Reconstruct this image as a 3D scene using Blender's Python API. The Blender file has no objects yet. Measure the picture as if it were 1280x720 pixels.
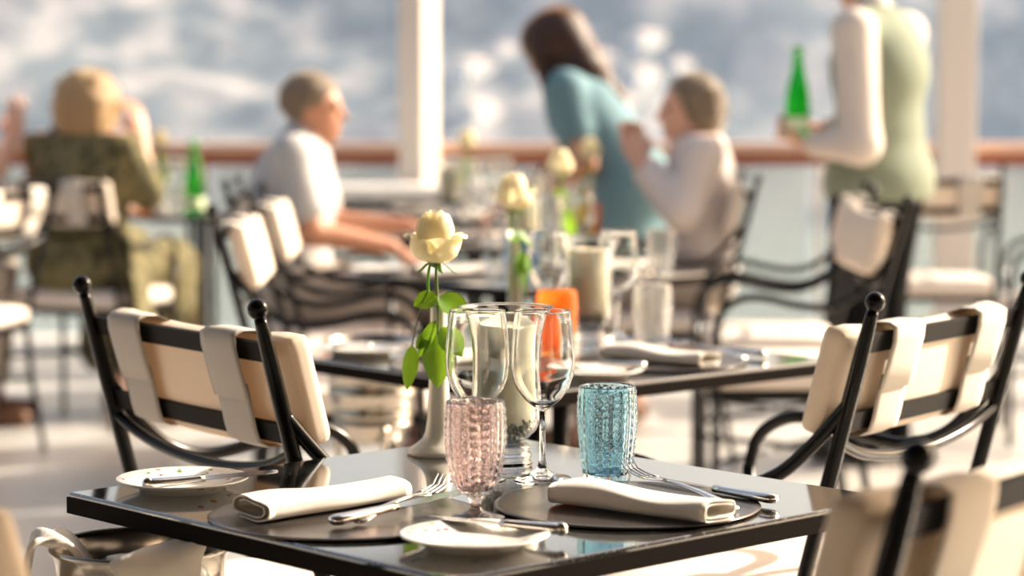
import bpy, bmesh, math, random
import numpy as np
from mathutils import Vector, Matrix

# ------------------------------------------------------------------ camera, light, exposure
scene = bpy.context.scene
COL = scene.collection
R = math.radians

cam_d = bpy.data.cameras.new('camera')
cam = bpy.data.objects.new('camera', cam_d)
COL.objects.link(cam)
cam.location = (0, 0, 1.24)
cam.rotation_euler = (R(90 - 4.83), 0, 0)
cam_d.sensor_width = 36.0
cam_d.lens = 83.25
cam_d.clip_end = 3000
cam_d.dof.use_dof = True
cam_d.dof.focus_distance = 2.96
cam_d.dof.aperture_fstop = 3.1
scene.camera = cam

SUN = Vector((0.80, 0.36, 0.48)).normalized()
world = bpy.data.worlds.new('world')
scene.world = world
world.use_nodes = True
wn = world.node_tree.nodes
wl = world.node_tree.links
sky = wn.new('ShaderNodeTexSky')
sky.sky_type = 'NISHITA'
sky.sun_disc = False
sky.sun_elevation = math.asin(SUN.z)
sky.sun_rotation = math.atan2(SUN.x, SUN.y)
sky.air_density = 1.0
sky.dust_density = 7.0
tint = wn.new('ShaderNodeMix')
tint.data_type = 'RGBA'
tint.blend_type = 'MULTIPLY'
tint.inputs[0].default_value = 1.0
tint.inputs[7].default_value = (1.0, 0.89, 0.78, 1)
wl.new(sky.outputs[0], tint.inputs[6])
wl.new(tint.outputs[2], wn['Background'].inputs[0])
wn['Background'].inputs[1].default_value = 0.31

sun_d = bpy.data.lights.new('sun', 'SUN')
sun_d.energy = 9.5
sun_d.color = (1.0, 0.91, 0.78)
sun_d.angle = R(0.7)
sun_o = bpy.data.objects.new('sun', sun_d)
sun_o.rotation_euler = (-SUN).to_track_quat('-Z', 'Y').to_euler()
sun_o.location = (10, 8, 8)
COL.objects.link(sun_o)

vs = scene.view_settings
vs.view_transform = 'Standard'
vs.look = 'None'
vs.gamma = 1.0
vs.use_curve_mapping = False
vs.exposure = 0.08

rnd = random.Random(7)

# ------------------------------------------------------------------ materials
def mat(name, col, rough=0.5, metal=0.0, trans=0.0, ior=1.45, spec=0.5, coat=0.0, sheen=0.0):
    m = bpy.data.materials.new(name)
    m.use_nodes = True
    b = m.node_tree.nodes['Principled BSDF']
    b.inputs['Base Color'].default_value = (*col, 1)
    b.inputs['Roughness'].default_value = rough
    b.inputs['Metallic'].default_value = metal
    b.inputs['Transmission Weight'].default_value = trans
    b.inputs['IOR'].default_value = ior
    b.inputs['Specular IOR Level'].default_value = spec
    b.inputs['Coat Weight'].default_value = coat
    b.inputs['Sheen Weight'].default_value = sheen
    return m

def nodes(m):
    return m.node_tree.nodes, m.node_tree.links, m.node_tree.nodes['Principled BSDF']

def ramp(n, stops):
    r = n.new('ShaderNodeValToRGB')
    e = r.color_ramp.elements
    while len(e) > 1:
        e.remove(e[-1])
    e[0].position = stops[0][0]
    e[0].color = (*stops[0][1], 1)
    for p, c in stops[1:]:
        x = e.new(p)
        x.color = (*c, 1)
    return r

def noise_col(m, scale, stops, detail=4, coord='Object', rough=0.55, sc=(1, 1, 1)):
    n, l, b = nodes(m)
    tc = n.new('ShaderNodeTexCoord')
    mp = n.new('ShaderNodeMapping')
    mp.inputs['Scale'].default_value = sc
    t = n.new('ShaderNodeTexNoise')
    t.inputs['Scale'].default_value = scale
    t.inputs['Detail'].default_value = detail
    t.inputs['Roughness'].default_value = rough
    l.new(tc.outputs[coord], mp.inputs[0])
    l.new(mp.outputs[0], t.inputs['Vector'])
    r = ramp(n, stops)
    l.new(t.outputs[0], r.inputs[0])
    l.new(r.outputs[0], b.inputs['Base Color'])
    return t, r

def bump(m, scale, strength, dist=0.001, detail=3):
    n, l, b = nodes(m)
    tc = n.new('ShaderNodeTexCoord')
    t = n.new('ShaderNodeTexNoise')
    t.inputs['Scale'].default_value = scale
    t.inputs['Detail'].default_value = detail
    l.new(tc.outputs['Object'], t.inputs['Vector'])
    bp = n.new('ShaderNodeBump')
    bp.inputs['Strength'].default_value = strength
    bp.inputs['Distance'].default_value = dist
    l.new(t.outputs[0], bp.inputs['Height'])
    l.new(bp.outputs[0], b.inputs['Normal'])

def translucent(m, col, fac):
    n, l, b = nodes(m)
    out = n['Material Output']
    tr = n.new('ShaderNodeBsdfTranslucent')
    tr.inputs[0].default_value = (*col, 1)
    mx = n.new('ShaderNodeMixShader')
    mx.inputs[0].default_value = fac
    l.new(b.outputs[0], mx.inputs[1])
    l.new(tr.outputs[0], mx.inputs[2])
    l.new(mx.outputs[0], out.inputs[0])

M = {}
M['iron'] = mat('black_iron', (0.004, 0.0035, 0.0035), 0.22, spec=0.22)
M['iron_flat'] = mat('black_iron_bar', (0.010, 0.008, 0.007), 0.6, spec=0.12)
M['canvas'] = mat('cream_canvas', (0.80, 0.70, 0.58), 0.85)
bump(M['canvas'], 900, 0.25, 0.0006)
translucent(M['canvas'], (0.85, 0.68, 0.50), 0.15)
M['strap'] = mat('strap_canvas', (0.56, 0.51, 0.45), 0.9)
bump(M['strap'], 700, 0.3, 0.0006)
M['seat'] = mat('seat_canvas', (0.78, 0.69, 0.60), 0.85)
bump(M['seat'], 500, 0.3, 0.001)

M['granite'] = mat('dark_granite', (0.02, 0.02, 0.02), 0.16, spec=1.0, coat=1.0)
M['granite'].node_tree.nodes['Principled BSDF'].inputs['Coat IOR'].default_value = 1.7
M['granite'].node_tree.nodes['Principled BSDF'].inputs['Coat Roughness'].default_value = 0.06
n, l, b = nodes(M['granite'])
tc = n.new('ShaderNodeTexCoord')
vo = n.new('ShaderNodeTexNoise'); vo.inputs['Scale'].default_value = 300; vo.inputs['Detail'].default_value = 2
l.new(tc.outputs['Object'], vo.inputs['Vector'])
r_ = ramp(n, [(0.0, (0.004, 0.004, 0.004)), (0.55, (0.010, 0.010, 0.009)), (0.62, (0.06, 0.058, 0.052)), (0.72, (0.2, 0.19, 0.18))])
l.new(vo.outputs[0], r_.inputs[0]); l.new(r_.outputs[0], b.inputs['Base Color'])
rr = n.new('ShaderNodeMapRange'); rr.inputs['To Min'].default_value = 0.03; rr.inputs['To Max'].default_value = 0.16
l.new(vo.outputs[0], rr.inputs[0]); l.new(rr.outputs[0], b.inputs['Roughness'])
bp = n.new('ShaderNodeBump'); bp.inputs['Strength'].default_value = 0.10; bp.inputs['Distance'].default_value = 0.0003
l.new(vo.outputs[0], bp.inputs['Height']); l.new(bp.outputs[0], b.inputs['Normal'])
M['edge'] = mat('table_edge', (0.008, 0.006, 0.005), 0.6, spec=0.03)
M['glare_white'] = mat('sun_glare_white', (0.82, 0.80, 0.75), 0.3)  # sun glare on the serving table put into its white colour

M['glass'] = mat('clear_glass', (0.97, 0.98, 0.97), 0.0, trans=1.0, ior=1.48)
M['pink'] = mat('pink_glass', (0.975, 0.84, 0.835), 0.0, trans=1.0, ior=1.48)
M['blue'] = mat('blue_glass', (0.60, 0.88, 1.0), 0.0, trans=1.0, ior=1.48)
M['deep_blue'] = mat('deep_blue_glass', (0.25, 0.55, 0.9), 0.0, trans=1.0, ior=1.48)
M['orange'] = mat('orange_glass', (1.0, 0.55, 0.18), 0.0, trans=1.0, ior=1.48)
translucent(M['orange'], (1.0, 0.35, 0.05), 0.3)
M['yellow'] = mat('yellow_glass', (0.90, 0.86, 0.10), 0.0, trans=1.0, ior=1.48)
translucent(M['yellow'], (0.9, 0.75, 0.05), 0.3)
M['green_glass'] = mat('green_bottle_glass', (0.05, 0.75, 0.12), 0.02, trans=1.0, ior=1.45)
M['foil'] = mat('pale_label', (0.75, 0.85, 0.55), 0.5)
M['cap'] = mat('green_cap', (0.15, 0.55, 0.15), 0.35)
M['silver'] = mat('silver', (0.78, 0.75, 0.70), 0.13, metal=1.0)
M['bucket'] = mat('silver_plate', (0.42, 0.375, 0.32), 0.2, metal=1.0)
M['steel'] = mat('steel_blade', (0.62, 0.62, 0.62), 0.2, metal=1.0)
M['porcelain'] = mat('porcelain', (0.82, 0.80, 0.75), 0.12)
# painted flowers on the rim of the plates
n, l, b = nodes(M['porcelain'])
tc = n.new('ShaderNodeTexCoord')
sx = n.new('ShaderNodeVectorMath'); sx.operation = 'LENGTH'
cmb = n.new('ShaderNodeVectorMath'); cmb.operation = 'MULTIPLY'; cmb.inputs[1].default_value = (1, 1, 0)
l.new(tc.outputs['Object'], cmb.inputs[0]); l.new(cmb.outputs[0], sx.inputs[0])
rm = ramp(n, [(0.0, (0, 0, 0)), (0.055, (0, 0, 0)), (0.058, (1, 1, 1)), (0.076, (1, 1, 1)), (0.079, (0, 0, 0))])
l.new(sx.outputs['Value'], rm.inputs[0])
vn = n.new('ShaderNodeTexVoronoi'); vn.inputs['Scale'].default_value = 70
l.new(tc.outputs['Object'], vn.inputs['Vector'])
vr = ramp(n, [(0.0, (1, 1, 1)), (0.28, (1, 1, 1)), (0.34, (0, 0, 0))]); l.new(vn.outputs['Distance'], vr.inputs[0])
big = n.new('ShaderNodeTexNoise'); big.inputs['Scale'].default_value = 22; l.new(tc.outputs['Object'], big.inputs['Vector'])
br = ramp(n, [(0.47, (0, 0, 0)), (0.53, (1, 1, 1))]); l.new(big.outputs[0], br.inputs[0])
m1 = n.new('ShaderNodeMath'); m1.operation = 'MULTIPLY'; l.new(rm.outputs[0], m1.inputs[0]); l.new(vr.outputs[0], m1.inputs[1])
m2 = n.new('ShaderNodeMath'); m2.operation = 'MULTIPLY'; l.new(m1.outputs[0], m2.inputs[0]); l.new(br.outputs[0], m2.inputs[1])
cr = ramp(n, [(0.0, (0.45, 0.06, 0.08)), (0.3, (0.16, 0.28, 0.04)), (0.55, (0.55, 0.36, 0.05)), (0.8, (0.20, 0.34, 0.06))])
cr.color_ramp.interpolation = 'CONSTANT'
sp = n.new('ShaderNodeSeparateColor'); l.new(vn.outputs['Color'], sp.inputs[0]); l.new(sp.outputs[0], cr.inputs[0])
mx = n.new('ShaderNodeMix'); mx.data_type = 'RGBA'; l.new(m2.outputs[0], mx.inputs[0])
mx.inputs[6].default_value = (0.82, 0.80, 0.75, 1); l.new(cr.outputs[0], mx.inputs[7]); l.new(mx.outputs[2], b.inputs['Base Color'])

M['vase'] = mat('white_ceramic', (0.62, 0.60, 0.53), 0.25)
M['charger'] = mat('pewter_charger', (0.10, 0.085, 0.075), 0.24, metal=0.55)
M['napkin'] = mat('white_linen', (0.74, 0.70, 0.64), 0.9, sheen=0.1)
bump(M['napkin'], 1200, 0.2, 0.0004)
translucent(M['napkin'], (0.9, 0.8, 0.65), 0.12)
M['wax'] = mat('ivory_wax', (0.88, 0.82, 0.62), 0.5)
b = nodes(M['wax'])[2]; b.inputs['Subsurface Weight'].default_value = 0.4; b.inputs['Subsurface Radius'].default_value = (0.02, 0.014, 0.006)
M['pebble'] = mat('grey_pebble', (0.36, 0.36, 0.33), 0.6)
M['petal'] = mat('rose_petal', (0.93, 0.88, 0.68), 0.55)
translucent(M['petal'], (0.98, 0.90, 0.55), 0.42)
M['leaf'] = mat('rose_leaf', (0.08, 0.19, 0.02), 0.38)
noise_col(M['leaf'], 30, [(0.3, (0.06, 0.17, 0.015)), (0.7, (0.16, 0.32, 0.03))])
translucent(M['leaf'], (0.26, 0.46, 0.02), 0.42)
M['stem'] = mat('rose_stem', (0.10, 0.17, 0.03), 0.5)
M['dark_in'] = mat('dark_wick', (0.02, 0.02, 0.02), 0.8)

M['skin'] = mat('skin', (0.52, 0.25, 0.15), 0.5)
b = nodes(M['skin'])[2]; b.inputs['Subsurface Weight'].default_value = 0.12; b.inputs['Subsurface Radius'].default_value = (0.01, 0.004, 0.002)
M['skin_pale'] = mat('skin_pale', (0.66, 0.38, 0.27), 0.5)
M['eye'] = mat('eye', (0.05, 0.04, 0.035), 0.15)
M['blonde'] = mat('blonde_hair', (0.36, 0.23, 0.11), 0.55)
M['grey_hair'] = mat('grey_hair', (0.20, 0.145, 0.095), 0.6)
M['ash_hair'] = mat('ash_hair', (0.20, 0.15, 0.10), 0.6)
M['dark_hair'] = mat('dark_hair', (0.035, 0.014, 0.008), 0.42)
for h in ('blonde', 'grey_hair', 'ash_hair', 'dark_hair'):
    nn, ll, bb = nodes(M[h])
    tcx = nn.new('ShaderNodeTexCoord'); mpx = nn.new('ShaderNodeMapping'); mpx.inputs['Scale'].default_value = (160, 160, 9)
    tx = nn.new('ShaderNodeTexNoise'); tx.inputs['Scale'].default_value = 1.0
    ll.new(tcx.outputs['Object'], mpx.inputs[0]); ll.new(mpx.outputs[0], tx.inputs['Vector'])
    bx_ = nn.new('ShaderNodeBump'); bx_.inputs['Strength'].default_value = 0.8; bx_.inputs['Distance'].default_value = 0.006
    ll.new(tx.outputs[0], bx_.inputs['Height']); ll.new(bx_.outputs[0], bb.inputs['Normal'])
translucent(M['blonde'], (1.0, 0.86, 0.58), 0.12)
translucent(M['ash_hair'], (0.95, 0.82, 0.60), 0.10)
translucent(M['grey_hair'], (0.7, 0.55, 0.4), 0.06)
translucent(M['dark_hair'], (0.9, 0.36, 0.08), 0.05)
for h, c in (('blonde', (1, .86, .6)), ('ash_hair', (1, .9, .75)), ('grey_hair', (1, .85, .7)), ('dark_hair', (1, .5, .2))):
    bb = nodes(M[h])[2]
    bb.inputs['Sheen Weight'].default_value = 1.0; bb.inputs['Sheen Roughness'].default_value = 0.35; bb.inputs['Sheen Tint'].default_value = (*c, 1)
M['olive'] = mat('olive_print', (0.2, 0.18, 0.08), 0.85)
noise_col(M['olive'], 22, [(0.32, (0.025, 0.025, 0.012)), (0.45, (0.10, 0.090, 0.040)), (0.56, (0.24, 0.20, 0.09)), (0.68, (0.05, 0.05, 0.025))], detail=3)
translucent(M['olive'], (0.5, 0.42, 0.15), 0.1)
M['navy'] = mat('navy_cloth', (0.02, 0.03, 0.10), 0.8)
M['shirt'] = mat('grey_white_shirt', (0.46, 0.45, 0.44), 0.85)
M['shorts'] = mat('stone_shorts', (0.42, 0.36, 0.30), 0.85)
M['teal'] = mat('teal_dress', (0.16, 0.29, 0.335), 0.8)
translucent(M['teal'], (0.30, 0.62, 0.70), 0.15)
M['blouse'] = mat('white_blouse', (0.80, 0.74, 0.70), 0.85)
translucent(M['blouse'], (0.9, 0.8, 0.7), 0.2)
M['vest'] = mat('sage_waistcoat', (0.21, 0.24, 0.17), 0.85)
M['shirt_w'] = mat('white_shirt', (0.68, 0.60, 0.53), 0.85)
M['black'] = mat('black_cloth', (0.006, 0.006, 0.006), 0.9, spec=0.1)
M['terracotta'] = mat('terracotta_cloth', (0.45, 0.14, 0.07), 0.8)
M['shoe'] = mat('black_shoe', (0.01, 0.01, 0.01), 0.35)
M['sandal'] = mat('brown_sandal', (0.16, 0.07, 0.03), 0.5)

M['floor'] = mat('pale_tile', (0.70, 0.665, 0.61), 0.30)
noise_col(M['floor'], 1.2, [(0.3, (0.52, 0.485, 0.44)), (0.7, (0.63, 0.595, 0.545))])
M['pillar'] = mat('cream_paint', (0.80, 0.70, 0.60), 0.6)
M['wall'] = mat('added_wall_cream', (0.70, 0.60, 0.50), 0.8)  # cream of the added unseen wall, for warm bounce light
M['canopy'] = mat('added_canopy_dark', (0.05, 0.035, 0.025), 0.7)  # dark tone of the added canopy and beam, both out of view
M['rail'] = mat('varnished_teak', (0.30, 0.085, 0.035), 0.32)
noise_col(M['rail'], 6, [(0.3, (0.24, 0.06, 0.024)), (0.7, (0.36, 0.11, 0.045))], sc=(0.4, 12, 12))
M['rail_cap'] = mat('pale_teak', (0.66, 0.44, 0.33), 0.3)  # rail cap in a paler brown than the rail beneath
noise_col(M['rail_cap'], 6, [(0.3, (0.60, 0.39, 0.29)), (0.7, (0.72, 0.50, 0.38))], sc=(0.4, 12, 12))
M['steel_post'] = mat('brushed_post', (0.62, 0.64, 0.62), 0.3, metal=1.0)
M['pane'] = mat('screen_glass', (0.86, 0.90, 0.86), 0.25, trans=0.75, ior=1.1)
M['house'] = mat('white_render', (0.86, 0.84, 0.84), 0.8)
M['roof'] = mat('grey_roof', (0.55, 0.47, 0.45), 0.8)
M['window'] = mat('dark_pane', (0.05, 0.06, 0.08), 0.2)
M['sea'] = mat('sea', (0.30, 0.38, 0.38), 0.12)
bump(M['sea'], 0.6, 0.5, 0.3)
M['hill'] = mat('limestone_scrub', (0.4, 0.4, 0.4), 0.95)
t_, r_ = noise_col(M['hill'], 0.05, [(0.38, (0.045, 0.065, 0.08)), (0.47, (0.09, 0.115, 0.13)), (0.55, (0.24, 0.24, 0.25)), (0.64, (0.36, 0.34, 0.34))], detail=5, rough=0.6, sc=(1.6, 1.0, 1.3))

# ------------------------------------------------------------------ mesh helpers
class MB:
    def __init__(s):
        s.v = []; s.f = []
    def add(s, v, f):
        o = len(s.v)
        s.v += [tuple(p) for p in v]
        s.f += [tuple(i + o for i in q) for q in f]
        return s
    def box(s, c, size, rx=0.0, ry=0.0, rz=0.0):
        m = Matrix.Translation(c) @ Matrix.Rotation(rz, 4, 'Z') @ Matrix.Rotation(ry, 4, 'Y') @ Matrix.Rotation(rx, 4, 'X')
        hx, hy, hz = size[0] / 2, size[1] / 2, size[2] / 2
        v = [m @ Vector((x * hx, y * hy, z * hz)) for x in (-1, 1) for y in (-1, 1) for z in (-1, 1)]
        return s.add(v, [(0, 1, 3, 2), (4, 6, 7, 5), (0, 4, 5, 1), (2, 3, 7, 6), (0, 2, 6, 4), (1, 5, 7, 3)])
    def rbox(s, c, size, r=0.01, rx=0.0, n=6, sub=10, puff=0.0):
        # rounded (cushion) box made from a subdivided cube
        bm = bmesh.new()
        bmesh.ops.create_cube(bm, size=2.0)
        bmesh.ops.subdivide_edges(bm, edges=bm.edges[:], cuts=sub, use_grid_fill=True)
        h = [d / 2 for d in size]
        m = Matrix.Translation(c) @ Matrix.Rotation(rx, 4, 'X')
        for v in bm.verts:
            p = Vector((v.co.x * h[0], v.co.y * h[1], v.co.z * h[2]))
            q = Vector([max(-(h[i] - r), min(h[i] - r, p[i])) for i in range(3)])
            d = p - q
            if d.length > 1e-9:
                p = q + d.normalized() * min(r, max(abs(d.x), abs(d.y), abs(d.z)))
            if puff:
                a = 1 - (v.co.x ** 2 if size[0] > 0.05 else 0); bz = 1
                for i in range(3):
                    if size[i] == min(size):
                        o = [1 - v.co[j] ** 2 for j in range(3) if j != i]
                        p[i] += (1 if v.co[i] > 0 else -1) * puff * o[0] * o[1] * abs(v.co[i])
            v.co = m @ p
        bm.verts.index_update()
        s.add([v.co.copy() for v in bm.verts], [[v.index for v in f.verts] for f in bm.faces])
        bm.free()
        return s
    def sweep(s, pts, wid, thk=None, seg=10, cap=True, up=(0, 0, 1)):
        # elliptical sweep along a path; wid is the half width (sideways), thk the half thickness
        pts = [Vector(p) for p in pts]
        N = len(pts)
        if not hasattr(wid, '__len__'): wid = [wid] * N
        if thk is None: thk = wid
        if not hasattr(thk, '__len__'): thk = [thk] * N
        V = []; F = []
        up = Vector(up); prev = None
        for i, p in enumerate(pts):
            t = (pts[min(i + 1, N - 1)] - pts[max(i - 1, 0)]).normalized()
            if prev is None:
                sd = t.cross(up)
                if sd.length < 1e-3: sd = t.cross(Vector((1, 0, 0)))
            else:
                sd = prev - t * prev.dot(t)
            sd.normalize(); prev = sd
            nn = sd.cross(t)
            for k in range(seg):
                a = 2 * math.pi * k / seg
                V.append(p + sd * math.cos(a) * wid[i] + nn * math.sin(a) * thk[i])
        for i in range(N - 1):
            for k in range(seg):
                k2 = (k + 1) % seg
                F.append((i * seg + k, i * seg + k2, (i + 1) * seg + k2, (i + 1) * seg + k))
        if cap:
            F.append(tuple(range(seg))[::-1]); F.append(tuple((N - 1) * seg + k for k in range(seg)))
        return s.add(V, F)
    def lathe(s, prof, seg=32, c=(0, 0, 0), mod=None):
        V = []; F = []; N = len(prof)
        for i, (r, z) in enumerate(prof):
            for k in range(seg):
                a = 2 * math.pi * k / seg
                q = r * (mod(i, a, z) if mod else 1.0)
                V.append((c[0] + q * math.cos(a), c[1] + q * math.sin(a), c[2] + z))
        for i in range(N - 1):
            for k in range(seg):
                k2 = (k + 1) % seg
                F.append((i * seg + k, i * seg + k2, (i + 1) * seg + k2, (i + 1) * seg + k))
        if prof[0][0] < 1e-3: F.append(tuple(range(seg))[::-1])
        if prof[-1][0] < 1e-3: F.append(tuple((N - 1) * seg + k for k in range(seg)))
        return s.add(V, F)
    def ball(s, c, r, seg=14, sc=(1, 1, 1)):
        rings = seg // 2
        prof = [(max(1e-5, r * math.sin(math.pi * i / rings)), -r * math.cos(math.pi * i / rings)) for i in range(rings + 1)]
        V = []; F = []
        for rr, z in prof:
            for k in range(seg):
                a = 2 * math.pi * k / seg
                V.append((c[0] + rr * math.cos(a) * sc[0], c[1] + rr * math.sin(a) * sc[1], c[2] + z * sc[2]))
        for i in range(rings):
            for k in range(seg):
                k2 = (k + 1) % seg
                F.append((i * seg + k, i * seg + k2, (i + 1) * seg + k2, (i + 1) * seg + k))
        return s.add(V, F)
    def build(s, name, m, parent=None, smooth=True):
        me = bpy.data.meshes.new(name)
        me.from_pydata(s.v, [], s.f)
        me.validate()
        if smooth: me.shade_smooth()
        me.materials.append(M[m] if isinstance(m, str) else m)
        o = bpy.data.objects.new(name, me)
        COL.objects.link(o)
        o.parent = parent
        return o

def flat(o, ang=35):
    me = o.data
    me.set_sharp_from_angle(angle=R(ang))
    return o

def spline(pts, n=6):
    # Catmull-Rom through the given points
    P = [Vector(p) for p in pts]
    out = []
    for i in range(len(P) - 1):
        a = P[max(i - 1, 0)]; b_ = P[i]; c = P[i + 1]; d = P[min(i + 2, len(P) - 1)]
        for k in range(n):
            t = k / n
            out.append(0.5 * ((2 * b_) + (c - a) * t + (2 * a - 5 * b_ + 4 * c - d) * t * t + (3 * b_ - a - 3 * c + d) * t ** 3))
    out.append(P[-1])
    return out

def thing(name, label, cat, loc=(0, 0, 0), rz=0.0, group=None):
    o = bpy.data.objects.new(name, None)
    o.empty_display_size = 0.05
    COL.objects.link(o)
    o.location = loc
    o.rotation_euler = (0, 0, rz)
    return tag(o, label, cat, group)

def tag(o, label, cat, group=None):
    o['label'] = label; o['category'] = cat
    if group: o['group'] = group
    elif 'group' in o: del o['group']
    return o

def structure(o, label=None):
    o['kind'] = 'structure'
    if label: o['label'] = label
    return o

def copy_tree(o, parent=None):
    c = o.copy(); COL.objects.link(c); c.parent = parent
    for ch in list(o.children): copy_tree(ch, c)
    return c

class Proto:
    """first use returns the original, later uses return copies"""
    def __init__(s, fn): s.fn = fn; s.o = None
    def get(s, label, cat, loc, rz=0.0, group=None):
        if s.o is None:
            s.o = s.fn(); o = s.o
        else:
            o = copy_tree(s.o)
        tag(o, label, cat, group)
        o.location = loc; o.rotation_euler = (0, 0, rz)
        return o

def aim(o, p0, p1, roll=0.0):
    """put o with its origin at p0 and its local x axis towards p1"""
    p0, p1 = Vector(p0), Vector(p1)
    x = (p1 - p0).normalized(); z = Vector((0, 0, 1)); y = z.cross(x).normalized(); z = x.cross(y)
    m = Matrix((x, y, z)).transposed() @ Matrix.Rotation(roll, 3, 'X')
    o.rotation_euler = m.to_euler(); o.location = p0

# ------------------------------------------------------------------ implicit surfaces for people
def smin(a, b, k):
    h = np.maximum(k - np.abs(a - b), 0.0) / k
    return np.minimum(a, b) - h * h * k * 0.25

def sdf_build(name, prims, m, parent, vox=0.0075, planes=(), k0=0.03):
    lo = np.array([1e9] * 3); hi = -lo
    bbs = []
    for p in prims:
        if p[0] == 'c':
            a, b_, ra, rb = np.array(p[1]), np.array(p[2]), p[3], p[4]
            l_ = np.minimum(a - ra, b_ - rb); h_ = np.maximum(a + ra, b_ + rb)
        else:
            c = np.array(p[1]); rr = max(p[2]); l_ = c - rr; h_ = c + rr
        bbs.append((l_, h_)); lo = np.minimum(lo, l_); hi = np.maximum(hi, h_)
    lo -= 4 * vox; hi += 4 * vox
    shp = np.ceil((hi - lo) / vox).astype(int) + 1
    D = np.full(shp, 0.5, np.float32)
    ax = [(lo[i] + vox * np.arange(shp[i])).astype(np.float32) for i in range(3)]
    for p, (l_, h_) in zip(prims, bbs):
        k = p[-1] if p[-1] is not None else k0
        i0 = np.maximum(np.floor((l_ - k - 2 * vox - lo) / vox).astype(int), 0)
        i1 = np.minimum(np.ceil((h_ + k + 2 * vox - lo) / vox).astype(int) + 1, shp)
        sl = tuple(slice(i0[i], i1[i]) for i in range(3))
        X = ax[0][sl[0]][:, None, None]; Y = ax[1][sl[1]][None, :, None]; Z = ax[2][sl[2]][None, None, :]
        if p[0] == 'c':
            a, b_, ra, rb = np.array(p[1], float), np.array(p[2], float), p[3], p[4]
            d = b_ - a; L = max(float(d @ d), 1e-9)
            t = np.clip(((X - a[0]) * d[0] + (Y - a[1]) * d[1] + (Z - a[2]) * d[2]) / L, 0, 1)
            v = np.sqrt((X - a[0] - t * d[0]) ** 2 + (Y - a[1] - t * d[1]) ** 2 + (Z - a[2] - t * d[2]) ** 2) - (ra + (rb - ra) * t)
        else:
            c, rad, rot = p[1], p[2], p[3]
            qx, qy, qz = X - c[0], Y - c[1], Z - c[2]
            if rot is not None:
                qx, qy, qz = (rot[0][0] * qx + rot[0][1] * qy + rot[0][2] * qz, rot[1][0] * qx + rot[1][1] * qy + rot[1][2] * qz, rot[2][0] * qx + rot[2][1] * qy + rot[2][2] * qz)
            e0 = np.sqrt((qx / rad[0]) ** 2 + (qy / rad[1]) ** 2 + (qz / rad[2]) ** 2)
            e1 = np.sqrt((qx / rad[0] ** 2) ** 2 + (qy / rad[1] ** 2) ** 2 + (qz / rad[2] ** 2) ** 2)
            v = e0 * (e0 - 1) / np.maximum(e1, 1e-6)
        D[sl] = smin(D[sl], v.astype(np.float32), max(k, 1e-4))
    for (nx, ny, nz, c) in planes:      # keep nx*x+ny*y+nz*z < c
        D = np.maximum(D, (ax[0][:, None, None] * nx + ax[1][None, :, None] * ny + ax[2][None, None, :] * nz - c).astype(np.float32))
    ins = D < 0
    cnt = np.zeros(shp - 1, np.int8)
    for dx in (0, 1):
        for dy in (0, 1):
            for dz in (0, 1):
                cnt += ins[dx:shp[0] - 1 + dx, dy:shp[1] - 1 + dy, dz:shp[2] - 1 + dz]
    act = (cnt > 0) & (cnt < 8)
    idx = np.argwhere(act)
    vid = np.full(shp - 1, -1, np.int64); vid[act] = np.arange(len(idx))
    acc = np.zeros((len(idx), 3)); num = np.zeros(len(idx))
    offs = [(x, y, z) for x in (0, 1) for y in (0, 1) for z in (0, 1)]
    for a in offs:
        for e in range(3):
            if a[e] == 1: continue
            b_ = list(a); b_[e] = 1
            va = D[idx[:, 0] + a[0], idx[:, 1] + a[1], idx[:, 2] + a[2]]
            vb = D[idx[:, 0] + b_[0], idx[:, 1] + b_[1], idx[:, 2] + b_[2]]
            s = (va < 0) != (vb < 0)
            t = np.where(s, va / np.where(s, va - vb, 1), 0)
            pos = np.array(a, float)[None, :].repeat(len(idx), 0); pos[:, e] += t
            acc[s] += pos[s]; num[s] += 1
    V = lo + vox * (idx + acc / num[:, None])
    Q = []
    for e in range(3):
        sA = [slice(None)] * 3; sB = [slice(None)] * 3
        sA[e] = slice(0, -1); sB[e] = slice(1, None)
        ch = ins[tuple(sA)] != ins[tuple(sB)]
        pt = np.argwhere(ch)
        u, w = (e + 1) % 3, (e + 2) % 3
        pt = pt[(pt[:, u] > 0) & (pt[:, w] > 0) & (pt[:, u] < shp[u] - 1) & (pt[:, w] < shp[w] - 1)]
        ia = ins[pt[:, 0], pt[:, 1], pt[:, 2]]
        def g(du, dw):
            q = pt.copy(); q[:, u] += du; q[:, w] += dw
            return vid[q[:, 0], q[:, 1], q[:, 2]]
        quad = np.stack([g(-1, -1), g(0, -1), g(0, 0), g(-1, 0)], 1)
        quad[~ia] = quad[~ia][:, ::-1]
        Q.append(quad)
    Q = np.concatenate(Q)
    me = bpy.data.meshes.new(name)
    me.vertices.add(len(V)); me.vertices.foreach_set('co', V.astype(np.float32).ravel())
    me.loops.add(len(Q) * 4); me.loops.foreach_set('vertex_index', Q.astype(np.int32).ravel())
    me.polygons.add(len(Q)); me.polygons.foreach_set('loop_start', np.arange(0, len(Q) * 4, 4, dtype=np.int32))
    me.update(calc_edges=True); me.validate(); me.shade_smooth()
    me.materials.append(M[m])
    o = bpy.data.objects.new(name, me); COL.objects.link(o); o.parent = parent
    return o

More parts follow.
